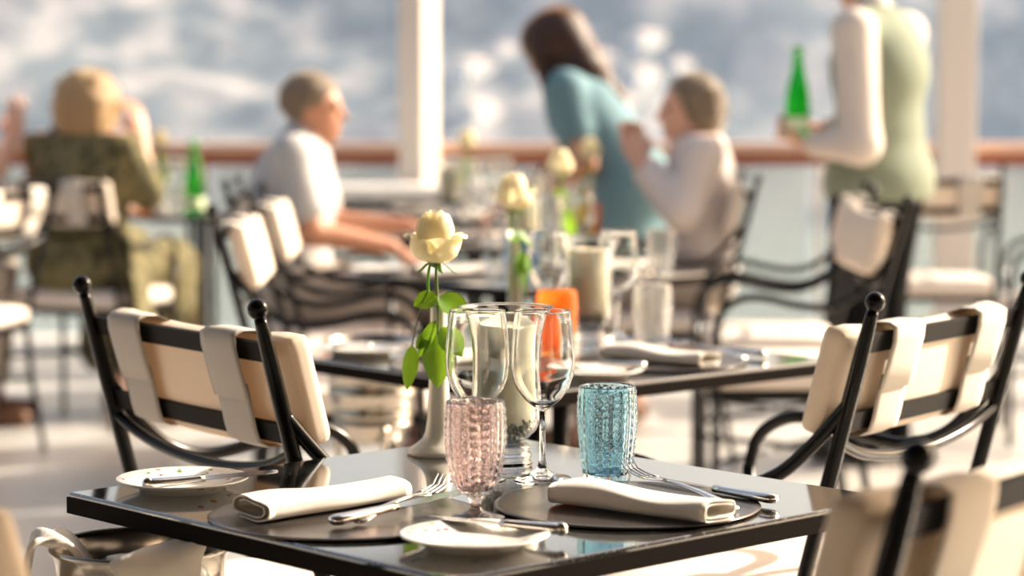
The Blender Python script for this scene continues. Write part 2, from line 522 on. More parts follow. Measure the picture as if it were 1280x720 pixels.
# ------------------------------------------------------------------ the setting
fl = MB().box((0, 3.9, -0.1), (14, 16, 0.2)).build('floor', 'floor', smooth=False)
structure(fl, 'pale polished tile floor of the terrace')
RAILY = 11.6
for i, (x, w) in enumerate(((-0.445, 0.142), (2.12, 0.17), (-4.3, 0.19))):
    q_ = R(-34) if i == 0 else 0.0
    p = MB().box((x, 11.35, 2.2), (w, w, 4.4), rz=q_).box((x, 11.35, 0.06), (w + 0.05, w + 0.05, 0.12), rz=q_).build('pillar', 'pillar', smooth=False)
    bv = p.modifiers.new('bevel', 'BEVEL'); bv.width = 0.008; bv.segments = 2
    structure(p); p.name = 'trim_%d' % (i + 1)
    p['label'] = ['cream square pillar behind the seated man', 'cream square pillar behind the waiter', 'cream square pillar far along the railing'][i]
rail = thing('balustrade', 'varnished wooden handrail on glass screen panels along the terrace edge', 'railing', (0, RAILY, 0))
h_ = MB().box((0, 0, 0.893), (14, 0.10, 0.060)).build('handrail', 'rail', rail, False)
h_ = MB().box((0, -0.01, 0.950), (14, 0.16, 0.050)).build('rail_cap', 'rail_cap', rail, False)
bv = h_.modifiers.new('bevel', 'BEVEL'); bv.width = 0.018; bv.segments = 4
for i in range(10):
    x = -6.75 + i * 1.5
    MB().box((x, 0, 0.46), (1.40, 0.014, 0.78)).build('glass_panel', 'pane', rail, False)
    MB().box((x - 0.75, 0, 0.45), (0.03, 0.05, 0.90)).build('post', 'steel_post', rail, False)

# unseen wall, canopy and beam, added to shape the light and tabletop reflections
structure(MB().box((0, -5.6, 1.7), (14, 0.2, 3.4)).build('added_wall', 'wall', smooth=False), 'unseen cream wall added behind the camera for warm bounce light')
structure(MB().box((0, -1.0, 2.98), (14, 9.2, 0.12)).build('added_canopy', 'canopy', smooth=False), 'unseen dark canopy added overhead to block sky light')
structure(MB().box((0, 11.35, 2.80), (14, 0.16, 0.50)).build('trim_4', 'canopy', smooth=False), 'unseen dark beam added between the pillars to darken tabletop reflections')

# hillside across the water
def hill():
    nx, ny = 170, 60
    V = []; F = []
    ph = [(rnd.uniform(0, 6.28), rnd.uniform(0, 6.28)) for _ in range(14)]
    for j in range(ny):
        for i in range(nx):
            x = -260 + 520 * i / (nx - 1); t = j / (ny - 1)
            y = 390 + 150 * t
            z = -32 + 78 * t ** 0.8
            for k, (a, b2) in enumerate(ph):
                f = 0.012 * 1.38 ** k; A = 5.0 / 1.33 ** k
                z += A * math.sin(x * f + a + 1.3 * math.sin(y * f * 1.7 + b2)) * min(1, t * 4)
                y += 0.7 * A * math.cos(x * f * 1.2 + b2 + 0.02 * z)
            V.append((x, y, z))
    for j in range(ny - 1):
        for i in range(nx - 1):
            a = j * nx + i
            F.append((a, a + 1, a + nx + 1, a + nx))
    return MB().add(V, F).build('hillside', 'hill')
hl = structure(hill(), 'pale limestone hillside with dark scrub across the water')
sea = MB().box((0, 280, -22.5), (900, 520, 1)).build('sea', 'sea', smooth=False)
structure(sea, 'pale water below the terrace')
bpy.context.view_layer.update()
dg = bpy.context.evaluated_depsgraph_get()

def house(px, pz, w, h, lab):
    # stands where the slope reaches this height above the water
    x = px; ok, loc, nrm, idx = hl.ray_cast(Vector((x, 300, pz)), Vector((0, 1, 0)))
    y = loc.y if ok else 420
    t = thing('house', lab, 'house', (x, y + w * 0.1, pz - h * 0.5 - 0.5), R(42), 'houses on the hillside')
    MB().box((0, 0, h / 2), (w, w * 0.8, h)).build('wall', 'house', t, False)
    MB().add([(-w * .55, -w * .45, h), (w * .55, -w * .45, h), (w * .55, w * .45, h), (-w * .55, w * .45, h), (-w * .4, 0, h * 1.25), (w * .4, 0, h * 1.25)],
             [(0, 1, 5, 4), (2, 3, 4, 5), (1, 2, 5), (3, 0, 4), (0, 3, 2, 1)]).build('roof', 'roof', t, False)
    for k in range(3):
        MB().box(((k - 1) * w * 0.3, -w * 0.4, h * 0.55), (w * 0.1, 0.1, h * 0.3)).build('window', 'window', t, False)
HS = [(-7.6, 2.6, 6.5, 4.6), (-1.6, 6.6, 4.0, 3.2), (-17, -4, 5.5, 4), (25.5, 8.0, 6.0, 4.6), (17.5, 5.2, 5.0, 3.2), (24, 1.6, 6.0, 4.0), (19.3, -3.4, 6.5, 3.8), (33.5, -1.6, 5.0, 3.4), (-5.8, -5.2, 6.0, 4.4), (12.5, 9.6, 5.0, 3.0), (31.5, 3.6, 4.2, 3.4)]
for i, (dx, dz, w, h) in enumerate(HS):
    house(dx, 1.24 + dz, w, h, 'small white house on the far hillside above the water')

# sunlit haze hanging over the water
hz = bpy.data.materials.new('haze'); hz.use_nodes = True
hn = hz.node_tree.nodes; hn.remove(hn['Principled BSDF'])
vs_ = hn.new('ShaderNodeVolumeScatter'); vs_.inputs['Color'].default_value = (0.48, 0.66, 1.0, 1)
vs_.inputs['Density'].default_value = 0.0009; vs_.inputs['Anisotropy'].default_value = 0.25
hz.node_tree.links.new(vs_.outputs[0], hn['Material Output'].inputs['Volume'])
M['haze'] = hz
hb = MB().box((0, 215, 30), (640, 330, 103)).build('haze', 'haze', smooth=False)
hb['kind'] = 'stuff'; hb['label'] = 'pale sunlit haze over the water'; hb['category'] = 'haze'

# ------------------------------------------------------------------ tables
def make_table():
    t = thing('restaurant_table', '', 'table')
    top = MB().box((0, 0, 0.7265), (0.72, 0.72, 0.027)).build('tabletop', 'granite', t, False)
    bv = top.modifiers.new('bevel', 'BEVEL'); bv.width = 0.003; bv.segments = 2
    e = MB()
    for a in range(4):
        c, s = round(math.cos(a * math.pi / 2)), round(math.sin(a * math.pi / 2))
        e.box((c * 0.3601, s * 0.3601, 0.724), (0.004 if c else 0.722, 0.004 if s else 0.722, 0.020))
    e.build('edge_band', 'edge', t, False)
    MB().box((0, 0, 0.703), (0.44, 0.05, 0.02)).box((0, 0, 0.703), (0.05, 0.44, 0.02)).build('top_bracket', 'iron', t, False)
    for x in (-0.035, 0.035):
        for y in (-0.035, 0.035):
            MB().sweep([(x, y, 0.03), (x, y, 0.70)], 0.014, seg=10).build('column', 'iron', t)
    MB().sweep([(-0.26, 0, 0.012), (-0.1, 0, 0.03), (0.1, 0, 0.03), (0.26, 0, 0.012)], 0.025, 0.012, seg=8).sweep([(0, -0.26, 0.012), (0, -0.1, 0.03), (0, 0.1, 0.03), (0, 0.26, 0.012)], 0.025, 0.012, seg=8).build('base', 'iron', t)
    return t
TABLE = Proto(make_table)
GT = 'square dark granite tables'
T1 = TABLE.get('dark granite square table set with the pink goblet and turquoise tumbler', 'table', (-0.042, 2.89, 0), R(43), GT)
T2 = TABLE.get('dark granite square table carrying the orange tumbler and a candle glass', 'table', (0.09, 4.385, 0), R(41), GT)
T3 = TABLE.get('dark granite square table carrying the deep blue tumbler', 'table', (0.02, 6.4, 0), R(44), GT)
T4 = TABLE.get('dark table between the grey-haired man and the woman in white', 'table', (-0.06, 7.95, 0), R(45), GT)
T5 = TABLE.get('dark table beyond the woman bending over in teal', 'table', (-0.18, 9.55, 0), R(45), GT)
T6 = TABLE.get('dark table in front of the blonde woman in olive', 'table', (-1.28, 9.75, 0), R(40), GT)

def make_sideboard():
    t = thing('serving_table', '', 'table')
    top = MB().box((0, 0, 0.772), (0.85, 0.5, 0.056)).build('tabletop', 'glare_white', t, False)
    bv = top.modifiers.new('bevel', 'BEVEL'); bv.width = 0.004
    MB().box((0, 0, 0.72), (0.68, 0.38, 0.045)).build('apron', 'iron', t, False)
    MB().box((0, 0, 0.25), (0.66, 0.36, 0.02)).build('shelf', 'glare_white', t, False)
    for x in (-0.33, 0.33):
        for y in (-0.18, 0.18):
            MB().sweep([(x, y, 0), (x, y, 0.77)], 0.014, seg=8).build('leg', 'iron', t)
    return t
make_sideboard()
sb = [o for o in COL.objects if o.name == 'serving_table'][0]
tag(sb, 'serving table with sun glare painted white on its top, in front of the cream pillar', 'table'); sb.location = (-0.5, 10.75, 0)

# ------------------------------------------------------------------ chairs
TAN = math.tan(R(15))
def lean(z): return (0.945 - z) * TAN
def make_chair():
    t = thing('iron_armchair', '', 'chair')
    Y0 = -0.36
    def P(x, y, z): return (x, y + Y0, z)
    for s in (-1, 1):
        x = s * 0.25
        post = MB().sweep([P(x, lean(z), z) for z in (0.932, 0.925, 0.90, 0.86, 0.70, 0.58, 0.45)] + [P(x, 0.115, 0.25), P(x, 0.07, 0.0)],
                          [0.0085, 0.009, 0.0105, 0.0115, 0.0115, 0.0115, 0.0115, 0.011, 0.010], seg=10).build('back_post', 'iron', t)
        MB().ball(P(x, lean(0.945), 0.945), 0.0145, 18).build('finial', 'iron', post)
        arm = spline([P(x, lean(0.80), 0.80), P(x + s * .008, 0.095, 0.735), P(x + s * .015, 0.15, 0.688), P(x + s * .02, 0.22, 0.665), P(x + s * .02, 0.30, 0.672), P(x + s * .02, 0.38, 0.69), P(x + s * .018, 0.44, 0.688), P(x + s * .012, 0.49, 0.655), P(x + s * .005, 0.505, 0.60)])
        MB().sweep(arm, 0.0105, seg=10, up=(s, 0, 0)).build('armrest', 'iron', t)
        MB().sweep([P(x + s * .005, 0.505, 0.605), P(x, 0.505, 0.45), P(x, 0.505, 0.0)], 0.011, seg=10).build('front_leg', 'iron', t)
    for z in (0.884, 0.77):
        MB().box(P(0, lean(z) + 0.006, z), (0.50, 0.007, 0.028), rx=R(15)).build('back_bar', 'iron_flat', t, False)
    # swag under the back
    MB().sweep(spline([P(-0.25, lean(0.745), 0.745), P(-0.17, lean(0.72), 0.718), P(-0.06, lean(0.71), 0.703), P(0.06, lean(0.71), 0.703), P(0.17, lean(0.72), 0.718), P(0.25, lean(0.745), 0.745)]), 0.0085, seg=8).build('swag_bar', 'iron', t)
    # cushion: a slightly curved padded band in front of the bars
    cz = 0.828
    bm_ = MB().rbox((0, 0, 0), (0.515, 0.045, 0.165), r=0.018, sub=12, puff=0.006)
    V = []
    for (x, y, z) in bm_.v:
        u = x / 0.2575
        z2 = z - 0.010 * (1 - u * u) * (1 if z > 0 else 0.6)
        y2 = y + 0.012 * (u * u) - 0.004
        yy = y2 * math.cos(R(15)) + z2 * -math.sin(R(15)); zz = z2 * math.cos(R(15)) + y2 * math.sin(R(15))
        V.append(P(x, lean(cz) + 0.040 + yy, cz + zz))
    bm_.v = V
    bm_.build('back_cushion', 'canvas', t)
    for s in (-1, 1):
        x = s * 0.135
        def Q(z, off): return P(x, lean(z) + off, z)
        # upper tab folds over the top bar and hangs behind it, lower tab comes up from below
        up_ = [Q(0.900, 0.048), Q(0.9085, 0.030), Q(0.909, 0.008), Q(0.903, -0.006), Q(0.884, -0.0095), Q(0.85, -0.009), Q(0.812, -0.0075)]
        lo_ = [Q(0.835, -0.003), Q(0.80, -0.004), Q(0.77, -0.0055), Q(0.752, -0.004), Q(0.744, 0.010), Q(0.744, 0.035)]
        MB().sweep(up_, 0.048, 0.0022, seg=8, up=(0, 1, 0.2)).build('strap', 'strap', t)
        MB().sweep(lo_, 0.044, 0.0022, seg=8, up=(0, 1, 0.2)).build('strap_tail', 'strap', t)
    MB().box(P(0, 0.32, 0.425), (0.51, 0.40, 0.022)).build('seat_frame', 'iron', t, False)
    MB().rbox(P(0, 0.32, 0.470), (0.50, 0.42, 0.066), r=0.026, sub=10, puff=0.008).build('seat_cushion', 'seat', t)
    MB().sweep([P(-0.25, 0.115, 0.25), P(0, 0.30, 0.262), P(0.25, 0.505, 0.25)], 0.008, seg=8).build('stretcher', 'iron', t)
    MB().sweep([P(0.25, 0.115, 0.25), P(0, 0.31, 0.248), P(-0.25, 0.505, 0.25)], 0.008, seg=8).build('stretcher', 'iron', t)
    return t
CHAIR = Proto(make_chair)
GC = 'iron armchairs with cream canvas cushions'
def chair(mid, face, label):
    f = Vector((face[0], face[1], 0)).normalized()
    loc = Vector((mid[0], mid[1], 0)) + f * 0.36
    return CHAIR.get(label, 'chair', loc, math.atan2(f.y, f.x) - math.pi / 2, GC)
chair((-0.493, 3.35), (0.395, 0.306), 'empty iron armchair whose strapped back stands beside the left bread plate')
chair((0.652, 3.46), (-0.40, 0.30), 'empty iron armchair behind the crossed knife and fork, facing the orange tumbler table')
chair((0.475, 2.08), (-0.40, 0.30), 'iron armchair pushed towards the napkin beside the turquoise tumbler')
chair((-0.612, 2.02), (0.40, 0.30), 'iron armchair pushed towards the napkin beside the silver ice bucket')
chair((-0.735, 5.99), (1.0, 0.03), 'sunlit empty iron armchair at the deep blue tumbler table, beside the wine cooler')
chair((-0.745, 6.88), (1.0, 0.03), 'sunlit empty iron armchair right beside the seated man')
chair((1.035, 6.47), (-1.0, -0.03), 'empty iron armchair standing in front of the waiter, its back turned aside')
chair((1.09, 7.2), (-1.0, 0.10), 'empty iron armchair between the waiter and another empty armchair')
chair((-0.89, 7.52), (1.0, 0.04), 'iron armchair the grey-haired man sits in')
chair((0.80, 7.95), (-1.0, 0.0), 'iron armchair the woman in the white blouse sits in')
chair((-1.70, 8.50), (0.4, 0.92), 'iron armchair the blonde woman in olive sits in')
chair((-1.62, 7.77), (-0.94, 0.34), 'empty iron armchair back to back with the blonde woman in olive')
chair((1.61, 9.0), (0.05, 1.0), 'empty iron armchair in front of the cream pillar, facing the railing')
chair((-2.56, 8.72), (1.0, 0.05), 'iron armchair under the guest in the terracotta top')
chair((2.26, 8.3), (-1.0, 0.15), 'iron armchair with curling armrests beside the chair facing the railing')

# ------------------------------------------------------------------ tableware prototypes
def wine_glass():
    t = thing('wine_glass', '', 'glass')
    MB().lathe([(0.0005, 0.0), (0.034, 0.0), (0.037, 0.0012), (0.0365, 0.0025), (0.020, 0.0055), (0.008, 0.012), (0.0042, 0.025), (0.0036, 0.06), (0.0042, 0.088), (0.0005, 0.0882)], 40).build('foot', 'glass', t)
    o = [(0.0005, 0.088), (0.005, 0.089), (0.012, 0.094), (0.024, 0.104), (0.034, 0.118), (0.0395, 0.134), (0.0415, 0.150), (0.0408, 0.172), (0.0385, 0.196), (0.0360, 0.216), (0.0358, 0.2174), (0.0354, 0.2179)]
    i = [(0.0350, 0.2179), (0.0346, 0.2174), (0.0346, 0.216), (0.0373, 0.196), (0.0396, 0.172), (0.0403, 0.150), (0.0383, 0.1345), (0.0328, 0.119), (0.0228, 0.1055), (0.011, 0.096), (0.0005, 0.0945)]
    MB().lathe(o + i, 48).build('bowl', 'glass', t)
    return t
WINE = Proto(wine_glass)

def beaded(outer, wall, n, amp, pit, name, m, parent, floor_t=0.008, seg=132, z0=0.0):
    """thick tumbler wall with vertical rows of raised beads"""
    zs = [p[1] for p in outer]; rs = [p[0] for p in outer]
    H = zs[-1]
    def rad(z): return float(np.interp(z, zs, rs))
    prof = [(0.0005, 0.0)]
    N = 84
    for k in range(N + 1):
        z = H * k / N
        prof.append((rad(z), z))
    top = len(prof)
    e = wall * 0.5
    for a in (0.3, 0.65, 1.0, 1.35, 1.7):
        t_ = a * math.pi / 2
        prof.append((rad(H) - e + e * math.cos(t_), H + e * math.sin(t_)))
    for k in range(24 + 1):
        z = H - (H - floor_t) * k / 24
        prof.append((max(rad(z) - wall, 0.004), z))
    prof.append((0.0005, floor_t))
    def mod(i, a, z):
        if 1 <= i < top and z > 0.004:
            fade = min(1, (z - 0.004) / 0.01) * min(1, max(0, (H - z) / 0.006))
            rib = 0.5 + 0.5 * math.cos(n * a)
            c = int(round(n * a / (2 * math.pi))) % n
            row = 0.5 + 0.5 * math.cos(2 * math.pi * (z + 0.004 * math.sin(c * 4.1)) / (pit * (1 + 0.18 * math.sin(c * 2.3))))
            mid = 1 - 0.55 * math.exp(-((z / H - 0.6) / 0.22) ** 2)
            return 1 + amp * fade * (rib ** 1.3) * (1 - mid * 0.85 + mid * 0.85 * row)
        if i >= top and z > floor_t + 0.004 and H - z > 0.004:
            return 1 + amp * 0.45 * (0.5 + 0.5 * math.cos(n * a))
        return 1.0
    return MB().lathe([(r, z + z0) for r, z in prof], seg, mod=lambda i, a, z: mod(i, a, z - z0)).build(name, m, parent)

def tumbler(m):
    def f():
        t = thing('tumbler', '', 'glass')
        beaded([(0.029, 0.0), (0.0305, 0.006), (0.0335, 0.03), (0.0365, 0.062), (0.0378, 0.085), (0.0372, 0.105), (0.0362, 0.119)], 0.0042, 20, 0.05, 0.0105, 'beaded_body', m, t)
        return t
    return f
TUMB = {k: Proto(tumbler(k)) for k in ('blue', 'orange', 'glass', 'deep_blue', 'yellow')}

def goblet():
    t = thing('goblet', '', 'glass')
    beaded([(0.010, 0.0), (0.020, 0.004), (0.0275, 0.018), (0.0325, 0.040), (0.0352, 0.064), (0.0352, 0.085), (0.0342, 0.109)], 0.0042, 20, 0.05, 0.0100, 'beaded_bowl', 'pink', t, z0=0.028)
    MB().lathe([(0.0005, 0.0), (0.033, 0.0), (0.0352, 0.0015), (0.034, 0.003), (0.016, 0.0065), (0.0075, 0.012), (0.006, 0.018), (0.0075, 0.023), (0.010, 0.0278), (0.0005, 0.0279)], 40).build('stem_and_foot', 'pink', t)
    return t
GOBLET = Proto(goblet)

def hurricane():
    t = thing('candle_glass', '', 'candle holder')
    foot = [(0.0005, 0.0), (0.034, 0.0), (0.036, 0.003), (0.034, 0.0065), (0.030, 0.0085), (0.033, 0.011), (0.035, 0.014), (0.033, 0.0175), (0.028, 0.0195), (0.031, 0.0225), (0.0325, 0.0255), (0.029, 0.029), (0.020, 0.0318), (0.0005, 0.032)]
    MB().lathe(foot, 40).build('stepped_foot', 'glass', t)
    o = [(0.0005, 0.0322), (0.018, 0.0325), (0.030, 0.038), (0.040, 0.048), (0.0455, 0.062), (0.0470, 0.078), (0.0458, 0.10), (0.0445, 0.125), (0.0445, 0.150), (0.0465, 0.172), (0.052, 0.192), (0.061, 0.208), (0.0632, 0.2108), (0.0634, 0.2116), (0.0630, 0.2121)]
    i = [(0.0623, 0.2120), (0.0616, 0.2112), (0.0595, 0.209), (0.0505, 0.1925), (0.0450, 0.172), (0.0430, 0.150), (0.0430, 0.125), (0.0443, 0.10), (0.0455, 0.078), (0.044, 0.0625), (0.0385, 0.0492), (0.0290, 0.0395), (0.017, 0.0345), (0.0005, 0.0342)]
    MB().lathe(o + i, 48).build('flared_shade', 'glass', t)
    pb = MB()
    for k in range(260):
        z = 0.0385 + 0.026 * rnd.random(); rmax = float(np.interp(z, [0.036, 0.0392, 0.0492, 0.0625, 0.08], [0.015, 0.025, 0.034, 0.040, 0.041]))
        rr = rmax * math.sqrt(rnd.random()) if k % 2 else rmax; a = rnd.uniform(0, 6.283)
        pb.ball((rr * math.cos(a), rr * math.sin(a), z), rnd.uniform(0.0022, 0.0034), 6)
    p = pb.build('gravel', 'pebble', t); p['kind'] = 'stuff'
    c = MB().lathe([(0.0005, 0.058), (0.0375, 0.058), (0.038, 0.060), (0.038, 0.186), (0.0365, 0.189), (0.030, 0.188), (0.012, 0.185), (0.0005, 0.1845)], 40).build('candle', 'wax', t)
    MB().sweep([(0, 0, 0.184), (0.001, 0, 0.192), (0.003, 0, 0.197)], 0.001, seg=6).build('wick', 'dark_in', c)
    return t
HURR = Proto(hurricane)

def plate():
    t = thing('bread_plate', '', 'plate')
    MB().lathe([(0.0005, 0.004), (0.045, 0.004), (0.050, 0.0), (0.053, 0.0), (0.056, 0.005), (0.082, 0.0135), (0.083, 0.0148), (0.0815, 0.0158), (0.057, 0.0088), (0.050, 0.0068), (0.0005, 0.0068)], 56).build('dish', 'porcelain', t)
    return t
PLATE = Proto(plate)
def charger():
    t = thing('charger_plate', '', 'plate')
    MB().lathe([(0.0005, 0.0), (0.150, 0.0), (0.158, 0.0018), (0.160, 0.0034), (0.158, 0.0048), (0.150, 0.0042), (0.0005, 0.0036)], 72).build('disc', 'charger', t)
    return t
CHARGER = Proto(charger)

def napkin():
    t = thing('folded_napkin', '', 'napkin')
    # flattened roll: spiral section swept along the length
    sec = []
    turns = 1.75; n = 70
    for k in range(n):
        a = 2 * math.pi * turns * k / (n - 1)
        s = 1 - 0.30 * (1 - k / (n - 1))
        ca, sa = math.cos(a + 0.6), math.sin(a + 0.6)
        ex = 0.55
        sec.append((0.036 * s * math.copysign(abs(ca) ** ex, ca), 0.0135 * (s - 0.22 * (1 - k / (n - 1))) * math.copysign(abs(sa) ** 0.75, sa)))
    # last leaf lies flat over the top and ends at the far side
    def off(i, d):
        a = Vector(sec[max(i - 1, 0)]); b2 = Vector(sec[min(i + 1, n - 1)]); tt = (b2 - a)
        if tt.length < 1e-9: tt = Vector((1, 0))
        tt.normalize(); nn = Vector((-tt.y, tt.x))
        return (sec[i][0] + nn.x * d, sec[i][1] + nn.y * d)
    loop = [off(i, 0.0011) for i in range(n)] + [off(i, -0.0011) for i in range(n - 1, -1, -1)]
    m_ = len(loop); S = 22; V = []; F = []
    for j in range(S + 1):
        u = j / S; x = -0.11 + 0.22 * u
        w = 1.0 + 0.05 * math.sin(5 * u + 1) - 0.06 * u; h = 1.0 + 0.10 * math.sin(7 * u) - 0.12 * u
        for (y, z) in loop:
            yy = y * w + 0.0012 * math.sin(11 * u + 40 * y); zz = (z + 0.0150) * h + 0.0012 * math.sin(9 * u + 60 * y) * max(0, z) / 0.0135
            V.append((x + 0.004 * math.sin(90 * y) * (1 if j in (0, S) else 0.5), yy, max(zz, 0.0003)))
    for j in range(S):
        for k in range(m_):
            k2 = (k + 1) % m_
            F.append((j * m_ + k, j * m_ + k2, (j + 1) * m_ + k2, (j + 1) * m_ + k))
    for j in (0, S):
        for k in range(n - 1):
            F.append((j * m_ + k, j * m_ + k + 1, j * m_ + m_ - 2 - k, j * m_ + m_ - 1 - k))
    MB().add(V, F).build('cloth', 'napkin', t)
    return t
NAPKIN = Proto(napkin)

def fork():
    t = thing('fork', '', 'fork')
    xs = [0.0, 0.004, 0.012, 0.03, 0.06, 0.09, 0.115, 0.128]
    MB().sweep([(x, 0, 0.004 + 0.004 * math.sin(x * 22)) for x in xs], [0.006, 0.0095, 0.0105, 0.0085, 0.0055, 0.0038, 0.0034, 0.0040], [0.0016, 0.0022, 0.0024, 0.0024, 0.0022, 0.002, 0.002, 0.0018], seg=10).build('handle', 'silver', t)
    def hz(x): return 0.0052 - 0.004 * math.sin((x - 0.125) / 0.075 * math.pi)
    h = MB().sweep([(x, 0, hz(x)) for x in (0.124, 0.130, 0.138, 0.148, 0.156)], [0.0040, 0.0075, 0.0115, 0.0125, 0.0125], 0.0012, seg=12).build('head', 'silver', t)
    for k in range(4):
        y = -0.0105 + k * 0.007
        MB().sweep([(x, y * (1 - 0.1 * (x - 0.154) / 0.05), hz(x) + 0.6 * max(0, x - 0.19)) for x in (0.153, 0.165, 0.178, 0.19, 0.203)], [0.0022, 0.0019, 0.0018, 0.0016, 0.0008], 0.0011, seg=6).build('tine', 'silver', h)
    return t
FORK = Proto(fork)

def knife(L=0.235, name='table_knife', ball=False):
    def f():
        t = thing(name, '', 'knife')
        hl_ = L * 0.43
        a = [0, .03, .10, .3, .6, .9, 1.0]
        MB().sweep([(hl_ * q, 0, 0.008) for q in a], [0.005, 0.0095, 0.0112, 0.0095, 0.0085, 0.0062, 0.0068], [0.003, 0.0055, 0.0066, 0.006, 0.0052, 0.0046, 0.005], seg=12).build('handle', 'silver', t)
        if ball:
            MB().ball((0.002, 0, 0.008), 0.0078, 14).build('ball_end', 'silver', t)
        b0 = hl_
        xs = [0, .06, .25, .5, .75, .9, .97, 1.0]
        w = [0.0055, 0.009, 0.0105, 0.0108, 0.0104, 0.0085, 0.0055, 0.0015]
        V = []; F = []
        for q, ww in zip(xs, w):
            x = b0 + (L - b0) * q
            V += [(x, -ww, 0.0074), (x, ww * 0.75, 0.0092), (x, ww * 0.75, 0.0068), (x, -ww, 0.0068)]
        for k in range(len(xs) - 1):
            for j in range(4):
                F.append((k * 4 + j, k * 4 + (j + 1) % 4, k * 4 + 4 + (j + 1) % 4, k * 4 + 4 + j))
        F += [(3, 2, 1, 0), tuple(len(V) - 4 + j for j in range(4))]
        flat(MB().add(V, F).build('blade', 'steel', t))
        return t
    return f
KNIFE = Proto(knife())
BUTTER = Proto(knife(0.175, 'butter_knife', True))

# ------------------------------------------------------------------ roses
def petal(phi, W, prof, edge=0.26, twist=0.0, sc=1.0, zs=1.0, wob=0.03, nu=13, nv=13):
    """one petal cut from a surface of revolution; its outline is rounded off towards the sides"""
    C = spline([(r, 0, z) for r, z in prof], 6); L = len(C) - 1
    V = []; F = []
    for j in range(nv):
        v = j / (nv - 1)
        for i in range(nu):
            u = -1 + 2 * i / (nu - 1)
            q = v * (1 - edge * abs(u) ** 2.6) * L
            k = min(int(q), L - 1); c = C[k].lerp(C[k + 1], q - k)
            wv = W * (0.45 + 0.55 * math.sin(min(1, v * 1.3 + 0.1) * math.pi / 2))
            th = phi + u * wv + twist * v
            rr = c.x * sc * (1 + wob * math.sin(3.1 * u + 5 * phi) * v - 0.05 * u)
            V.append((rr * math.cos(th), rr * math.sin(th), c.z * zs * (1 + 0.02 * math.sin(5 * u + phi * 3) * v)))
    for j in range(nv - 1):
        for i in range(nu - 1):
            a = j * nu + i
            F.append((a, a + 1, a + nu + 1, a + nu))
    return MB().add(V, F)

def leaf(base, tip, width, up=(0, 0, 1), fold=0.35, droop=0.1, n=9):
    base, tip = Vector(base), Vector(tip)
    ax = tip - base; L = ax.length; ax.normalize()
    up = Vector(up); side = ax.cross(up)
    if side.length < 1e-3: side = ax.cross(Vector((1, 0, 0)))
    side.normalize(); nn = side.cross(ax)
    V = []; F = []
    for j in range(n + 1):
        s = j / n
        w = width * (math.sin(math.pi * min(1, s ** 0.8)) ** 0.75 if 0 < s < 1 else 0.02) * (1 + 0.06 * (j % 2))
        c = base + ax * (L * s) - nn * (droop * L * (s * s - s) * -1.0)
        for k in (-1, -0.5, 0, 0.5, 1):
            V.append(c + side * (w * k) + nn * (abs(k) * w * fold))
    for j in range(n):
        for k in range(4):
            a = j * 5 + k
            F.append((a, a + 1, a + 6, a + 5))
    return MB().add(V, F)

def rose_flower(parent, c, tilt=(0, 0), s=1.0, full=True, az=0.0):
    """a half open rose: the flower head is one part, its petals sub-parts"""
    calyx = MB().lathe([(0.0005, -0.006), (0.004, -0.005), (0.0075, 0.0), (0.009, 0.006), (0.0005, 0.0065)], 14).build('rose_head', 'stem', parent)
    calyx.location = c; calyx.rotation_euler = (tilt[0], tilt[1], az); calyx.scale = (s, s, s)
    bud = [(.004, 0), (.016, .008), (.0235, .024), (.0258, .040), (.0235, .054), (.0165, .064)]
    bowl = [(.004, 0), (.019, .004), (.0295, .014), (.0325, .025), (.0335, .032)]
    curl = [(.004, 0), (.018, .005), (.0280, .016), (.0305, .027), (.0350, .0345), (.0400, .0350), (.0425, .0310)]
    specs = [(0.4, 1.5, bud, .2, .6, .42, 1.04), (2.6, 1.5, bud, .2, .6, .52, 1.06), (4.6, 1.5, bud, .2, .6, .60, 1.05), (1.2, 1.3, bud, .22, .3, .74, 1.04), (3.4, 1.3, bud, .22, .3, .80, 1.03),
             (-.6, 1.2, bud, .24, .2, .90, 1.02), (1.5, 1.2, bud, .24, .1, .95, 1.0), (3.5, 1.1, bud, .24, .1, .97, .99), (-1.75, 1.05, bud, .26, 0, 1.0, 1.01),
             (.35, .9, bowl, .25, 0, 1.0, 1.25), (2.3, .95, bowl, .25, 0, 1.0, 1.2), (-.35, .62, curl, .30, 0, 1.0, 1.08), (3.3, .55, curl, .30, 0, .98, 1.05), (-1.25, .85, bowl, .22, 0, 1.0, 1.02), (-2.25, .8, bowl, .25, 0, 1.02, .95), (-.95, .6, bowl, .25, 0, 1.07, .78)]
    for (ph, W, pf, ed, tw, sc_, zs_) in specs:
        petal(ph, W, pf, ed, tw, sc_, zs_).build('petal', 'petal', calyx)
    for k in range(5):
        a = k * 1.257 + 2.6
        d = Vector((math.cos(a), math.sin(a), 0))
        MB().sweep([d * 0.006 + Vector((0, 0, 0.002)), d * 0.014 + Vector((0, 0, -0.002)), d * 0.022 + Vector((0, 0, -0.009)), d * 0.028 + Vector((0, 0, -0.012))], [0.0028, 0.003, 0.0018, 0.0004], 0.0006, seg=6).build('sepal', 'leaf', calyx)
    return calyx

def make_vase():
    t = thing('bud_vase', '', 'vase')
    o = [(0.0005, 0.0), (0.043, 0.0), (0.0445, 0.003), (0.042, 0.0075), (0.032, 0.014), (0.023, 0.022), (0.0185, 0.032), (0.0160, 0.050), (0.0142, 0.085), (0.0128, 0.13), (0.0115, 0.175), (0.0112, 0.198), (0.0118, 0.206)]
    i = [(0.0100, 0.207), (0.0094, 0.198), (0.0094, 0.16), (0.0092, 0.10), (0.0005, 0.09)]
    MB().lathe(o + i, 36).build('body', 'vase', t)
    return t
VASE = Proto(make_vase)

